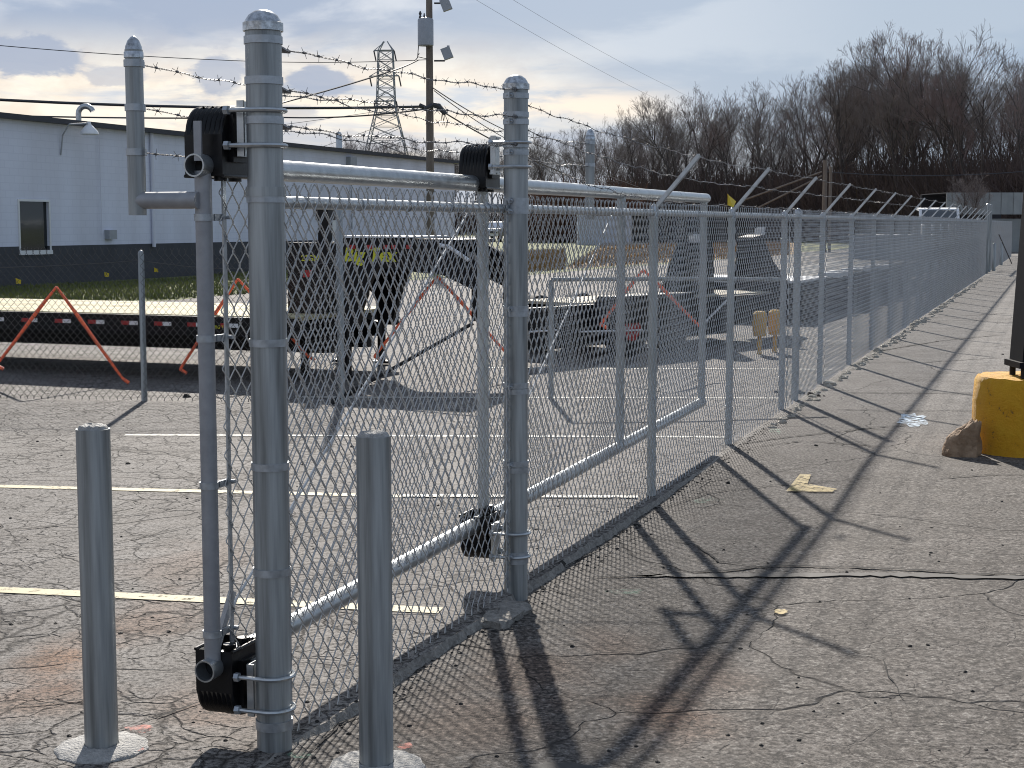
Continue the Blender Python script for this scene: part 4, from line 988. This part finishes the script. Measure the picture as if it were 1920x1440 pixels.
# ------------------------------------------------------------------ second flatbed along the fence, further off
SA = Vector((5.0, 27, 0)); SBv = Vector((12.2, 45, 0)); sx_ = (SBv - SA).normalized(); sb = Vector((-sx_.y, sx_.x, 0)); SL = (SBv - SA).length
st_ = thing('deckover_trailer', SA, 'dark deck trailer with bright white deck edge standing far back behind the fence bays', 'trailer')
def S(a, b, z): return SA + sx_ * a + sb * b + Vector((0, 0, z))
mb = MB(); mb.obox(S(SL / 2, 1.15, .52), sx_ * SL / 2, sb * 1.15, Vector((0, 0, .17))); part('frame', mb, 'trailer', st_, smooth=False)
for i in range(7):
    mb = MB(); mb.obox(S(1.4, .16 + .33 * i, .71), sx_ * 1.4, sb * .155, Vector((0, 0, .02))); part('plank', mb, 'white', st_, smooth=False)
for i, a in enumerate((3.6, 4.6, 6.2, 7.6, 9.3, 9.9)):
    mb = MB(); mb.obox(S(a, .1, .73), sx_ * .25, sb * .2, Vector((0, 0, .05))); part('stake_pocket', mb, 'white', st_, smooth=False)
for a in (5, 6, 12, 13):
    mb = MB(); c = S(a, -.05, .38); mb.tube([c - sb * .1, c + sb * .1], .38, 20); part('wheel', mb, 'tyre', st_)
mb = MB(); mb.obox(S(1.2, -.05, .3), sx_ * 1.2, sb * .03, Vector((0, 0, .25))); part('mudguard', mb, 'trailer', st_, smooth=False)
mb = MB(); mb.obox(S(SL + 2, 1.2, .9), sx_ * 2, sb * 1.1, Vector((0, 0, .5))); part('toolbox', mb, 'grey_box', st_, smooth=False)

# ------------------------------------------------------------------ the white building
OB = 24.8
bld = thing('warehouse', F(30, OB, 0), 'long low white painted block building with dark plinth and dark roof edge', 'building')
s0, s1 = 6., 64.5; HB = 4.58
def BP(px, py): 
    p = ONP(px, py, F(0, OB), DV); s, _ = SO(p); return s, p.z
wa, wz0 = BP(38, 470); wb, _ = BP(93, 470); _, wz1 = BP(66, 378)
def wallbox(mb, a, b, z0, z1, o0=0., t=.2): mb.obox(F((a + b) / 2, OB + o0 + t / 2, (z0 + z1) / 2), DV * (b - a) / 2, NV * t / 2, Vector((0, 0, (z1 - z0) / 2)))
mb = MB(); wallbox(mb, s0, wa, 1.1, HB); wallbox(mb, wb, s1, 1.1, HB); wallbox(mb, wa, wb, wz1, HB)
if wz0 > 1.1: wallbox(mb, wa, wb, 1.1, wz0)
part('wall', mb, 'block', bld, smooth=False)
mb = MB(); wallbox(mb, s0, wa, -.1, 1.1, -.012); wallbox(mb, wb, s1, -.1, 1.1, -.012); wallbox(mb, wa, wb, -.1, min(1.1, wz0), -.012); part('plinth', mb, 'dark_base', bld, smooth=False)
mb = MB(); mb.obox(F(s1 - .1, OB + 15.2, 2.2), DV * .1, NV * 15, Vector((0, 0, 2.35))); part('wall', mb, 'block', bld, smooth=False)
mb = MB(); mb.obox(F((s0 + s1) / 2 + .1, OB + 15, HB + .06), DV * ((s1 - s0) / 2 + .25), NV * 15.25, Vector((0, 0, .07))); part('roof', mb, 'fascia', bld, smooth=False)
mb = MB(); wallbox(mb, wa - .06, wa, wz0 - .06, wz1 + .06, -.03, .1); wallbox(mb, wb, wb + .06, wz0 - .06, wz1 + .06, -.03, .1); wallbox(mb, wa, wb, wz1, wz1 + .06, -.03, .1); wallbox(mb, wa - .08, wb + .08, wz0 - .12, wz0, -.06, .14)
wf = part('window_frame', mb, 'white', bld, smooth=False)
mb = MB(); wallbox(mb, wa, wb, wz0, wz1, .07, .008); part('pane', mb, 'glass', wf, smooth=False)
mb = MB(); wallbox(mb, wa, wb, wz0, wz1, .9, .05); wallbox(mb, wa - .3, wb + .3, wz0 - .1, wz0, .2, 1.); part('room', mb, 'dark_int', bld, smooth=False)
mb = MB(); wallbox(mb, wa + .1, wa + (wb - wa) * .6, wz0 + .5 * (wz1 - wz0), wz1 - .05, .5, .05); part('blind', mb, 'wood_grey', bld, smooth=False)
for (xx, y0, y1, r) in ((285, 246, 463, .06), (187, 258, 440, .012)):
    a, z0 = BP(xx, y1); _, z1 = BP(xx, y0); mb = MB(); mb.tube([F(a, OB - .08, z0), F(a, OB - .08, z1)], r, 8); part('downpipe' if r > .05 else 'conduit', mb, 'paint_wall', bld)
a, z1 = BP(203, 440); mb = MB(); mb.obox(F(a, OB - .09, z1), DV * .2, NV * .09, Vector((0, 0, .14))); part('meter_box', mb, 'grey_box', bld, smooth=False)
a, z1 = BP(655, 302); mb = MB(); mb.obox(F(a, OB - .1, z1), DV * .3, NV * .1, Vector((0, 0, .16))); mb.tube([F(a, OB - .08, z1), F(a, OB - .08, 1.5)], .035, 6); part('wall_light', mb, 'grey_box', bld, smooth=False)
# brown overhead panel and pale door seen between the trailer parts
a0, za_ = BP(592, 412); a1, zb2 = BP(634, 378); mb = MB(); wallbox(mb, a0, a1, za_, zb2, -.05, .05); part('door_canopy', mb, 'brown', bld, smooth=False)
a0, za_ = BP(596, 455); mb = MB(); wallbox(mb, a0, a1 - .2, za_, BP(600, 413)[1], -.03, .03); part('door', mb, 'white', bld, smooth=False)
# gooseneck lamp on the wall
a, zl_ = BP(133, 243); lx = F(a, OB - .9, zl_)
lamp = thing('wall_lamp', F(a - .5, OB, zl_), 'gooseneck lamp with white shade high on the white building wall', 'lamp')
mb = MB(); mb.tube([F(a - .55, OB - .02, zl_ - .75), F(a - .55, OB - .1, zl_ - .2), F(a - .5, OB - .3, zl_ + .12), F(a - .1, OB - .6, zl_ + .16), F(a, OB - .62, zl_ + .14)], .022, 8); part('arm', mb, 'grey_box', lamp)
mb = MB(); mb.lathe([(.05, .22), (.06, .14), (.12, .08), (.25, -.06), (.27, -.14), (.2, -.16), (.02, -.17)], 20, F(a, OB - .62, zl_)); part('shade', mb, 'white', lamp)
# roof pipes
a, zr = BP(180, 240); c = F(a, OB + .6, HB); pp = [c, c + Vector((0, 0, .42))] + [c + Vector((.22 - .22 * cos(q), 0, .42 + .22 * sin(q))) for q in [pi * k / 8 * .9 for k in range(1, 9)]]
mb = MB(); mb.tube(pp, .085, 12); solo('roof_vent', mb, 'galv_new', 'hooked metal vent pipe on the roof left of the sliding gate', 'vent pipe')
c = F(BP(281, 240)[0], OB + .5, HB); mb = MB(); mb.tube([c, c + Vector((0, 0, .85))], .04, 8); solo('roof_stack', mb, 'grey_box', 'thin straight stack on the roof just right of the outrigger post', 'vent pipe')
c = F(BP(735, 290)[0], OB + 2.5, HB); mb = MB(); mb.tube([c, c + Vector((0, 0, 1.0)), c + Vector((0, 0, 1.12))], [.14, .14, .06], 10); solo('roof_stack', mb, 'galv_new', 'fat pale stack on the roof in front of the lattice pylon', 'vent pipe')

# survey flags
for i, (px, py) in enumerate(((30, 545), (196, 530), (289, 520), (27, 560))[:3]):
    p = G(px, py + 3); t = thing('survey_flag', p, ('small yellow survey flag in the lawn, ' + ('leftmost, near the window', 'middle one, paler', 'rightmost, beside the fence post')[i]), 'flag', 'survey flags in the lawn')
    mb = MB(); mb.tube([p, p + Vector((0, 0, .34))], .006, 4); part('stake', mb, 'cable', t)
    mb = MB(); q = p + Vector((0, 0, .22)); mb.prism([q, q + Vector((.13, 0, -.01)), q + Vector((.14, 0, .09)), q + Vector((0, 0, .14))], (0, .004, 0)); part('flag', mb, 'flag', t, smooth=False)

# ------------------------------------------------------------------ utility pole
UY = 60.; ub = AT(807, 420, UY); ub.z = 0
def U(px, py): return AT(px, py, UY - .25)
up_ = thing('utility_pole', ub, 'tall timber utility pole with transformer and floodlights rising behind the fence', 'utility pole')
mb = MB(); mb.tube([ub, ub + Vector((.0, 0, 6)), ub + Vector((-.0, 0, 11.5))], [.165, .145, .115], 14); part('pole', mb, 'pole', up_)
p = U(798, 60); mb = MB(); mb.lathe([(.27, -.52), (.30, -.50), (.30, .45), (.27, .50), (.05, .56)], 18, p); tr = part('transformer', mb, 'grey_box', up_)
mb = MB(); mb.lathe([(.03, .5), (.06, .55), (.03, .62), (.06, .68), (.02, .78)], 8, p + Vector((-.2, 0, 0))); mb.lathe([(.03, .5), (.06, .55), (.03, .62), (.02, .7)], 8, p + Vector((-.05, 0, 0))); part('bushing', mb, 'cable', tr)
for (a, b, c, rr) in (((814, 114), (834, 114), (838, 100), 0.3), ((814, 6), (828, 6), (836, 9), .0)):
    mb = MB(); mb.tube([U(*a), U(*b)], .035, 6); part('light_arm', mb, 'cable', up_)
    q = U(*c); mb = MB(); mb.obox(q, Vector((.17, 0, .06)), Vector((0, .15, 0)), Vector((-.08, 0, .2))); mb.obox(q + Vector((.05, -.0, .24)), Vector((.05, 0, 0)), Vector((0, .05, 0)), Vector((0, 0, .05))); part('floodlight', mb, 'grey_box', up_, smooth=False)
mb = MB(); mb.tube([U(786, 100), U(783, 106), U(800, 110)], .02, 5); mb.tube([U(787, 40), U(786, 70), U(783, 108), U(777, 115)], .018, 5); part('dropper_cable', mb, 'cable', up_)
mb = MB(); mb.tube([U(786, 197), U(800, 203), U(812, 197)], .10, 7); mb.tube([U(812, 196), U(822, 199), U(836, 214)], [.10, .12, .09], 7); part('splice_bundle', mb, 'cable', up_)
mb = MB()
for (x, y) in ((830, 235), (836, 240)): mb.tube([U(829, 212), U(x - 3, y - 8), U(x, y), U(x + 3, y - 14), U(833, 212)], .012, 4)
part('cable_loop', mb, 'cable', up_)
def wire(name, pts, r, label, grp='overhead wires', sag=.0):
    mb = MB(); P = [Vector(p) for p in pts]; out = []
    for a, b in zip(P[:-1], P[1:]):
        for i in range(12): t = i / 12; out.append(a.lerp(b, t) + Vector((0, 0, -4 * sag * t * (1 - t))))
    out.append(P[-1]); mb.tube(out, r, 5); return solo(name, mb, 'cable', label, 'cable', grp)
W = wire
W('overhead_cable', [AT(-300, 168, 50), U(790, 200)], .05, 'thickest overhead cable running left from the pole bundle', sag=.25)
W('overhead_cable', [AT(-300, 205, 48), U(520, 220), U(795, 205)], .028, 'overhead cable just above the roof edge, below the thickest one', sag=.12)
W('overhead_cable', [AT(-300, 56, 45), U(400, 112), U(800, 112)], .014, 'thin high cable crossing the upper left sky', sag=.1)
W('overhead_cable', [U(785, 112), AT(735, 133, 58), AT(540, 190, 55), AT(430, 215, 52)], .03, 'cable dropping down left from the pole under the transformer', sag=.03)
W('overhead_cable', [U(812, 198), AT(1000, 300, 72), AT(1200, 378, 90)], .03, 'cable dropping down right from the pole bundle, lowest', sag=.1)
W('overhead_cable', [U(812, 165), AT(960, 250, 75), AT(1200, 352, 100)], .022, 'cable dropping down right from the pole, uppermost', sag=.1)
W('overhead_cable', [U(814, 170), AT(960, 266, 70), AT(1200, 368, 95)], .018, 'cable dropping down right from the pole, between the other two', sag=.1)
W('overhead_cable', [AT(860, -20, 160), AT(1240, 190, 240), AT(1300, 212, 260)], .016, 'faint transmission wire crossing the sky right of the pole, lower of two', sag=.4)
W('overhead_cable', [AT(930, -20, 170), AT(1260, 165, 250), AT(1330, 190, 270)], .016, 'faint transmission wire crossing the sky right of the pole, upper of two', sag=.4)
W('overhead_cable', [AT(-100, 300, 240), AT(700, 210, 290)], .04, 'faint low wire rising from the left to the lattice pylon', sag=.6)
W('overhead_cable', [AT(400, 330, 240), AT(702, 240, 290)], .04, 'faint wire climbing to the lower arm of the lattice pylon', sag=.6)

# ------------------------------------------------------------------ lattice pylon
LY = 300.
def LP(px, py): return AT(px, py, LY)
py_ = thing('lattice_pylon', Vector((LP(724, 290).x, LY, 0)), 'grey steel lattice power pylon beyond the building roof', 'pylon')
cx = LP(724, 200).x; lev = [(0, 5.2), (14.5, 3.9), (24, 2.05), (33.5, 1.55), (36, 1.2)]
kz = lambda y: LP(724, y).z
lev = [(0, 5.2), (kz(290), 3.9), (kz(200), 1.75), (kz(95), 1.35), (kz(78), .35)]
mb = MB()
def lw(z):
    for (a, w0), (b, w1) in zip(lev[:-1], lev[1:]):
        if z <= b: return w0 + (w1 - w0) * (z - a) / (b - a)
    return lev[-1][1]
for sx in (-1, 1):
    for sy in (-1, 1): mb.tube([Vector((cx + sx * w0, LY + sy * w0, z)) for z, w0 in lev], .10, 4)
part('leg_frame', mb, 'lattice', py_, smooth=False)
mb = MB(); zs = [0, 4.5, 9, kz(290), kz(262), kz(238), kz(218), kz(200), kz(182), kz(165), kz(148), kz(131), kz(113), kz(95)]
for a, b in zip(zs[:-1], zs[1:]):
    wa_, wb_ = lw(a), lw(b)
    for sy in (-1, 1):
        mb.tube([(cx - wa_, LY + sy * wa_, a), (cx + wb_, LY + sy * wb_, b)], .055, 4, False); mb.tube([(cx + wa_, LY + sy * wa_, a), (cx - wb_, LY + sy * wb_, b)], .055, 4, False); mb.tube([(cx - wb_, LY + sy * wb_, b), (cx + wb_, LY + sy * wb_, b)], .05, 4, False)
    for sx in (-1, 1):
        mb.tube([(cx + sx * wa_, LY - wa_, a), (cx + sx * wb_, LY + wb_, b)], .055, 4, False); mb.tube([(cx + sx * wa_, LY + wa_, a), (cx + sx * wb_, LY - wb_, b)], .055, 4, False)
part('bracing', mb, 'lattice', py_, smooth=False)
for (y, x0, x1) in ((95, 701, 739), (143, 693, 748), (190, 701, 743)):
    mb = MB(); mb.tube([LP(x0, y), LP(x1, y - 1)], .13, 4); mb.tube([LP(x0, y), LP(722, y - 17)], .07, 4); mb.tube([LP(x1, y), LP(726, y - 17)], .07, 4); part('cross_arm', mb, 'lattice', py_, smooth=False)
    for x in (x0, x1):
        mb = MB(); mb.tube([LP(x, y), LP(x + 4, y + 19)], .14, 5); part('insulator', mb, 'cable', py_)

# ------------------------------------------------------------------ far things
# second utility pole with guy wires
p = AT(1545, 420, 95); p.z = 0; t = thing('far_pole', p, 'distant timber pole before the trees with two slanting guy wires', 'utility pole')
mb = MB(); mb.tube([p, Vector((p.x, p.y, AT(1545, 300, 95).z))], [.17, .13], 8); mb.tube([p + Vector((.35, 0, 0)), Vector((p.x + .35, p.y, AT(1545, 312, 95).z))], .10, 6); part('pole', mb, 'pole', t)
for q in ((1395, 375), (1420, 390)):
    mb = MB(); mb.tube([AT(1541, 322 + (q[0] - 1395) * .3, 95), AT(q[0], q[1], 95)], .055, 4); part('guy_wire', mb, 'pole', t)
W('overhead_cable', [AT(1545, 322, 95), AT(1960, 318, 95)], .03, 'thin cable running right from the distant pole before the trees', sag=.3)
# bluish container
cY = 128.; a = AT(1084, 402, cY); b = AT(1184, 457, cY)
t = thing('storage_container', Vector(((a.x + b.x) / 2, cY + 1.2, 0)), 'pale blue storage container far off behind the gate mesh', 'container')
mb = MB(); mb.box(((a.x + b.x) / 2, cY + 1.2, 1.25), b.x - a.x, 2.4, 2.45)
for i in range(16): mb.box((a.x + (b.x - a.x) * (i + .5) / 16, cY - .02, 1.25), .12, .06, 2.2)
part('body', mb, 'container', t, smooth=False)
mb = MB(); mb.box(((a.x + b.x) / 2, cY + 1.2, 2.53), b.x - a.x + .1, 2.5, .1); part('roof', mb, 'grey_box', t, smooth=False)
# dark sheds behind
for (x0, x1, y0, m, lab) in ((1186, 1300, 400, 'fascia', 'dark open sided shed right of the pale container'), (1335, 1400, 404, 'fascia', 'low dark shed between the raised trailer ramps')):
    Y = 140; a = AT(x0, y0, Y); b = AT(x1, y0, Y); t = thing('dark_shed', Vector(((a.x + b.x) / 2, Y, 0)), lab, 'shed')
    mb = MB(); mb.box(((a.x + b.x) / 2, Y + 2.5, a.z / 2), b.x - a.x, .2, a.z)
    for i in range(4): mb.box((a.x + (b.x - a.x) * i / 3, Y, a.z / 2), .18, .18, a.z)
    part('wall', mb, 'fascia', t, smooth=False); mb = MB(); mb.box(((a.x + b.x) / 2, Y + 1.2, a.z + .08), b.x - a.x + .5, 3.2, .16); part('roof', mb, 'white', t, smooth=False)
def pickup(loc, rz, label, m='white'):
    t = thing('pickup_truck', Vector(loc), label, 'truck', rz=rz); ORG[t.name] = Vector((0, 0, 0))
    mb = MB(); pr = [(-2.7, .55), (-2.75, 1.0), (-2.6, 1.25), (-1.2, 1.32), (-.6, 1.9), (1.0, 1.95), (1.25, 1.35), (2.75, 1.32), (2.8, .6)]
    mb.prism([(x, -.95, z) for x, z in pr], (0, 1.9, 0)); part('body', mb, m, t, smooth=False)
    mb = MB(); mb.prism([(-1.05, -.965, 1.35), (-.55, -.965, 1.82), (.9, -.965, 1.86), (1.08, -.965, 1.38)], (0, 1.93, 0)); part('side_window', mb, 'glass', t, smooth=False)
    mb = MB(); mb.obox((-.93, 0, 1.6), (-.24, 0, -.24), (0, .82, 0), (-.01, 0, .01)); part('windscreen', mb, 'glass', t, smooth=False)
    for x in (-1.75, 1.75):
        for y in (-.85, .85):
            mb = MB(); mb.tube([(x, y - .12, .4), (x, y + .12, .4)], .4, 16); w_ = part('wheel', mb, 'tyre', t); mb = MB(); mb.tube([(x, y - .13, .4), (x, y + .13, .4)], .2, 10); part('rim', mb, 'galv_new', w_)
    mb = MB(); mb.box((-2.78, 0, .95), .06, 1.7, .2); part('grille', mb, 'fascia', t, smooth=False)
    for y in (-.75, .75): mb = MB(); mb.box((-2.79, y, 1.02), .05, .28, .16); part('headlight', mb, 'alu', t, smooth=False)
    return t
p = AT(930, 430, 150); pickup((p.x, 152, 0), radians(75), 'white pickup truck parked far off, seen past the second gate post')
t = pickup((AT(1760, 400, 75).x + .5, 77, 0), radians(80), 'white truck showing its cab above the far end of the fence'); t.scale = (1.0, 1.0, 1.3)
# grey metal shed at the far right, dark below
Y = 96; a = AT(1775, 361, Y); b = AT(1935, 360, Y); zlo = AT(1775, 402, Y).z
t = thing('metal_shed', Vector(((a.x + b.x) / 2, Y + 3, 0)), 'grey metal clad shed with dark open front at the far right', 'shed')
mb = MB(); n = 14
for i in range(n):
    w0 = (b.x - a.x) / n; mb.box((a.x + w0 * (i + .5), Y + (.0 if i % 2 else .05), (a.z + zlo) / 2), w0 * .98, .12, a.z - zlo)
part('cladding', mb, 'shed', t, smooth=False)
mb = MB(); mb.box(((a.x + b.x) / 2, Y + 6, a.z / 2), b.x - a.x, .2, a.z); mb.box(((a.x + b.x) / 2, Y + 3, a.z - .02), b.x - a.x, 6, .06)
zl2 = AT(1775, 410, Y).z
mb2_ = MB(); mb2_.box(((a.x + b.x) / 2, Y + .5, zl2 / 2), b.x - a.x, .12, zl2); part('lower_wall', mb2_, 'shed', t, smooth=False)
for q in (a.x + .1, (a.x + b.x) / 2, b.x - .1): mb.box((q, Y + .15, zlo / 2), .15, .15, zlo)
part('frame', mb, 'fascia', t, smooth=False)
# another gate and fence beyond the long one
t = thing('far_gate', F(52.5, 0, 0), 'distant sliding gate and posts past the end of the long fence', 'gate')
for s, o, h in ((52.2, .0, 2.4), (54.3, 0, 2.4), (52.9, .3, 1.9)):
    mb = MB(); mb.lathe([(.07, -.05), (.07, h), (.02, h + .04)], 12, F(s, o)); part('post', mb, 'galv', t)
for z in (.3, 1.9): mb = MB(); mb.tube([F(51.8, .3, z), F(59, .3, z)], .04, 8); part('rail', mb, 'galv_new', t)
for s in (52.2, 54.3):
    for z in (1.8, .15): mb = MB(); mb.box(F(s + .1, .25, z + .1), .2, .16, .24, FANG); part('roller_cover', mb, 'black', t, smooth=False)
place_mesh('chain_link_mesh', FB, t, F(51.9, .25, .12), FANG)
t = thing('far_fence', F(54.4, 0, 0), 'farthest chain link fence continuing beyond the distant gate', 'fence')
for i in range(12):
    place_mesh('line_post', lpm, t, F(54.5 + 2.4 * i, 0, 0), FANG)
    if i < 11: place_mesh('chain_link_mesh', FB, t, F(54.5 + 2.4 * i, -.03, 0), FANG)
mb = MB(); mb.tube([F(54.4, 0, RZ), F(54.5 + 26.4, 0, RZ)], .021, 8); part('top_rail', mb, 'galv_new', t)
mb = MB(); mb.tube([AT(1873, 440, 54), AT(1897, 494, 56)], .02, 6); part('brace_pipe', mb, 'cable', t)
for px, py, h, lab in ((1863, 508, 1.0, 'far slim bollard before the distant gate, left of the two'), (1877, 497, .95, 'far slim bollard before the distant gate, right of the two')):
    p = G(px, py); mb = MB(); mb.lathe([(.065, -.05), (.065, h - .02), (.04, h + .02), (.01, h + .03)], 12, p); solo('far_bollard', mb, 'galv', lab, 'bollard', 'bollards at the distant gate')
for i, (px, py) in enumerate(((1852, 505), (1871, 488))):
    p = G(px, py); mb = MB(); mb.box((p.x, p.y, .18), .28, .28, .4); solo('concrete_block', mb, 'white_conc', 'pale concrete block at the foot of the distant gate, ' + ('nearer' if i == 0 else 'farther'), 'block', 'blocks at the distant gate', smooth=False)

# ------------------------------------------------------------------ trees
def tree_mesh(seed, H=15., spread=.32, trunk=.2, dens=1.0, levels=4, bushy=False):
    r = random.Random(seed); T_ = MB(); C_ = MB()
    def branch(mb, p, d, L, rad, lv, sides):
        n = 4 if lv < 2 else 3; pts = [p]; rs = [rad]; q = p.copy(); dd = d.copy()
        for i in range(n):
            dd = (dd + Vector((r.gauss(0, .12), r.gauss(0, .12), r.gauss(0, .07) + .07 * (lv > 0)))).normalized(); q = q + dd * L / n; pts.append(q.copy()); rs.append(max(.008, rad * (1 - .75 * (i + 1) / n)))
        mb.tube(pts, rs, sides, False)
        if lv >= levels: return
        k = int({0: 11, 1: 6, 2: 5, 3: 3}.get(lv, 3) * dens * r.uniform(.8, 1.2))
        for i in range(k):
            t = r.uniform(.40, 1.0) ** .8 if lv == 0 else r.uniform(.2, 1.0); f = t * n; j = min(n - 1, int(f)); bp = pts[j].lerp(pts[j + 1], f - j)
            an = r.uniform(0, 2 * pi); tilt = r.uniform(.32, .85) if lv == 0 else r.uniform(.3, .9)
            base = (pts[j + 1] - pts[j]).normalized(); u = base.orthogonal().normalized(); w = base.cross(u)
            nd = (base * cos(tilt) + (u * cos(an) + w * sin(an)) * sin(tilt) + Vector((0, 0, .12))).normalized()
            LL = L * ({0: .42, 1: .55, 2: .55, 3: .6}[lv]) * (1.25 - .6 * t) * r.uniform(.75, 1.2)
            branch(T_ if lv == 0 else C_, bp, nd, LL, max(.010, rs[j] * (r.uniform(.45, .7) if lv == 0 else r.uniform(.4, .6))), lv + 1, 4 if lv == 0 else 3)
    branch(T_, Vector((0, 0, -.2)), Vector((r.gauss(0, .04), r.gauss(0, .04), 1)), H * .95, trunk, 0, 7)
    return T_.mesh('trunk'), C_.mesh('crown')
protos = []; PH = []
for i in range(9):
    tm, cm = tree_mesh(100 + i, 15., trunk=.15 + .02 * (i % 4), dens=1.0 if i % 3 else 1.2)
    zz = np.empty(len(cm.vertices) * 3); cm.vertices.foreach_get('co', zz); PH.append(float(np.percentile(zz[2::3], 99.0))); protos.append((tm, cm))
tm_r = []
for i, (a, b) in enumerate(protos):
    a.materials.append(MT['trunk']); b.materials.append(MT['bark'])
    a2 = a; b2 = b.copy(); b2.materials.clear(); b2.materials.append(MT['bark_red']); tm_r.append((a, b2))
KINDS = ['tall bare tree with open grey crown in the wood', 'bare forked tree with dense twiggy crown in the wood', 'bare tree with reddish twigs in the wood']
prof_pts = [(560, 290), (620, 268), (700, 262), (860, 275), (960, 268), (1010, 258), (1080, 247), (1150, 232), (1200, 195), (1300, 185), (1400, 172), (1450, 165), (1500, 145), (1560, 112), (1620, 112), (1700, 85), (1800, 78), (1870, 98), (1930, 92), (2010, 90)]
def topy(px):
    for (a, ya), (b, yb_) in zip(prof_pts[:-1], prof_pts[1:]):
        if a <= px <= b: return ya + (yb_ - ya) * (px - a) / (b - a)
    return 95 if px > 1900 else 290
rt2 = random.Random(21); cnt = 0
def depth(px):
    if px < 1150: return 262 - (px - 560) * .05
    return 185 - (px - 1150) * .085
rows = [(0, 22, .97), (12, 23, 1.0), (24, 34, .72), (38, 36, .80)]
for ri, (dy, stepx, hk) in enumerate(rows):
    px = 575 + ri * 9
    while px < 2010:
        Y = depth(px) + dy + rt2.uniform(-4, 4); top = AT(px, topy(px), Y).z * hk * rt2.uniform(.86, 1.07)
        if ri > 1 and px < 1150: px += stepx * 2; continue
        k = rt2.randrange(9); red = (rt2.random() < (.32 if px > 1650 else .15))
        tm, cm = (tm_r if red else protos)[k]; x = AT(px, 400, Y).x
        lab = KINDS[2] if red else KINDS[k % 2]; lab += ' (%s)' % '' if False else ''
        where = ('far low line beyond the building' if px < 900 else 'low ground between pole and wood' if px < 1180 else 'wood left part' if px < 1450 else 'wood middle part' if px < 1700 else 'tall right part of the wood')
        rowl = ('front edge', 'second rank', 'third rank', 'rear rank')[ri]
        t = bpy.data.objects.new('bare_tree', None); link(t); t.location = (x, Y, 0); t.rotation_euler = (0, 0, rt2.uniform(0, 6.28)); sc_ = top / PH[k]; t.scale = (sc_ * rt2.uniform(.8, 1.1),) * 2 + (sc_,)
        base_l = {'tall bare tree with open grey crown in the wood': 'bare tree with open grey crown', 'bare forked tree with dense twiggy crown in the wood': 'bare tree with dense twiggy grey crown', 'bare tree with reddish twigs in the wood': 'bare tree with reddish twigs'}[lab]
        props(t, '%s, %s, %s' % (base_l, rowl, where), 'tree', '%s, %s, %s' % (base_l.replace('tree', 'trees').replace('crown', 'crowns'), rowl, where))
        for nm, me in (('trunk', tm), ('crown', cm)):
            o = bpy.data.objects.new(nm, me); link(o, t)
        cnt += 1; px += stepx * rt2.uniform(.7, 1.3) * (1.0 if px > 1150 else .9)
print('trees', cnt)
# undergrowth
def thicket(name, label, xs, dfun, h0, h1, n, m, seed, dz=30):
    r = random.Random(seed); mb = MB(); vs = []; fs = []
    for i in range(n):
        px = r.uniform(*xs); Y = dfun(px) + r.uniform(-6, dz); x = AT(px, 400, Y).x; h = r.uniform(h0, h1) * (.6 + .4 * r.random()); 
        for q in range(5):
            dx, dy = r.gauss(0, .22), r.gauss(0, .22); w = r.uniform(.02, .055); k = len(vs)
            a = r.uniform(0, pi); ca, sa = cos(a) * w, sin(a) * w; zz = r.uniform(0, h * .5)
            ox, oy = r.gauss(0, .8), r.gauss(0, .8); zt_ = zz + h * r.uniform(.35, .75); x1 = x + ox; y1 = Y + oy; vs += [(x1 - ca, y1 - sa, zz), (x1 + ca, y1 + sa, zz), (x1 + dx * h + ca * .3, y1 + dy * h, zt_), (x1 + dx * h - ca * .3, y1 + dy * h, zt_)]
            fs.append((k, k + 1, k + 2, k + 3))
    mb.add(vs, fs); me = mb.mesh(name, Vector((0, 0, 0)), False); me.materials.append(MT[m]); o = bpy.data.objects.new(name, me); link(o); props(o, label, None, None, 'stuff')
thicket('undergrowth', 'dense dark brown undergrowth filling the foot of the wood', (1150, 2050), depth, 2.5, 9.5, 40000, 'thicket', 31, 45)
thicket('low_scrub', 'low bare scrub at the foot of the distant trees', (560, 1160), depth, 2.0, 5.5, 5000, 'thicket', 32, 30)
thicket('rusty_hedge', 'rust brown brush between the pole and the wood', (1000, 1180), lambda p: 150, 2.5, 6.0, 9000, 'rust_leaf', 33, 10)
# shrub before the shed
rr_ = random.Random(5)
for i, px in enumerate((1798, 1822, 1846)):
    tm, cm = protos[i + 2]; t = bpy.data.objects.new('bare_shrub', None); link(t); p = AT(px, 400, 88); t.location = (p.x, 88 + i, 0); t.scale = (.30, .30, .26); t.rotation_euler = (0, 0, i * 2.)
    props(t, 'small bare many stemmed shrub before the grey shed, ' + ('left one', 'middle one', 'right one')[i], 'shrub', 'shrubs before the grey shed')
    for nm, me in (('trunk', tm), ('crown', cm)): o = bpy.data.objects.new(nm, me); link(o, t)
print('objects', len(bpy.data.objects), 'verts', sum(len(m.vertices) for m in bpy.data.meshes))
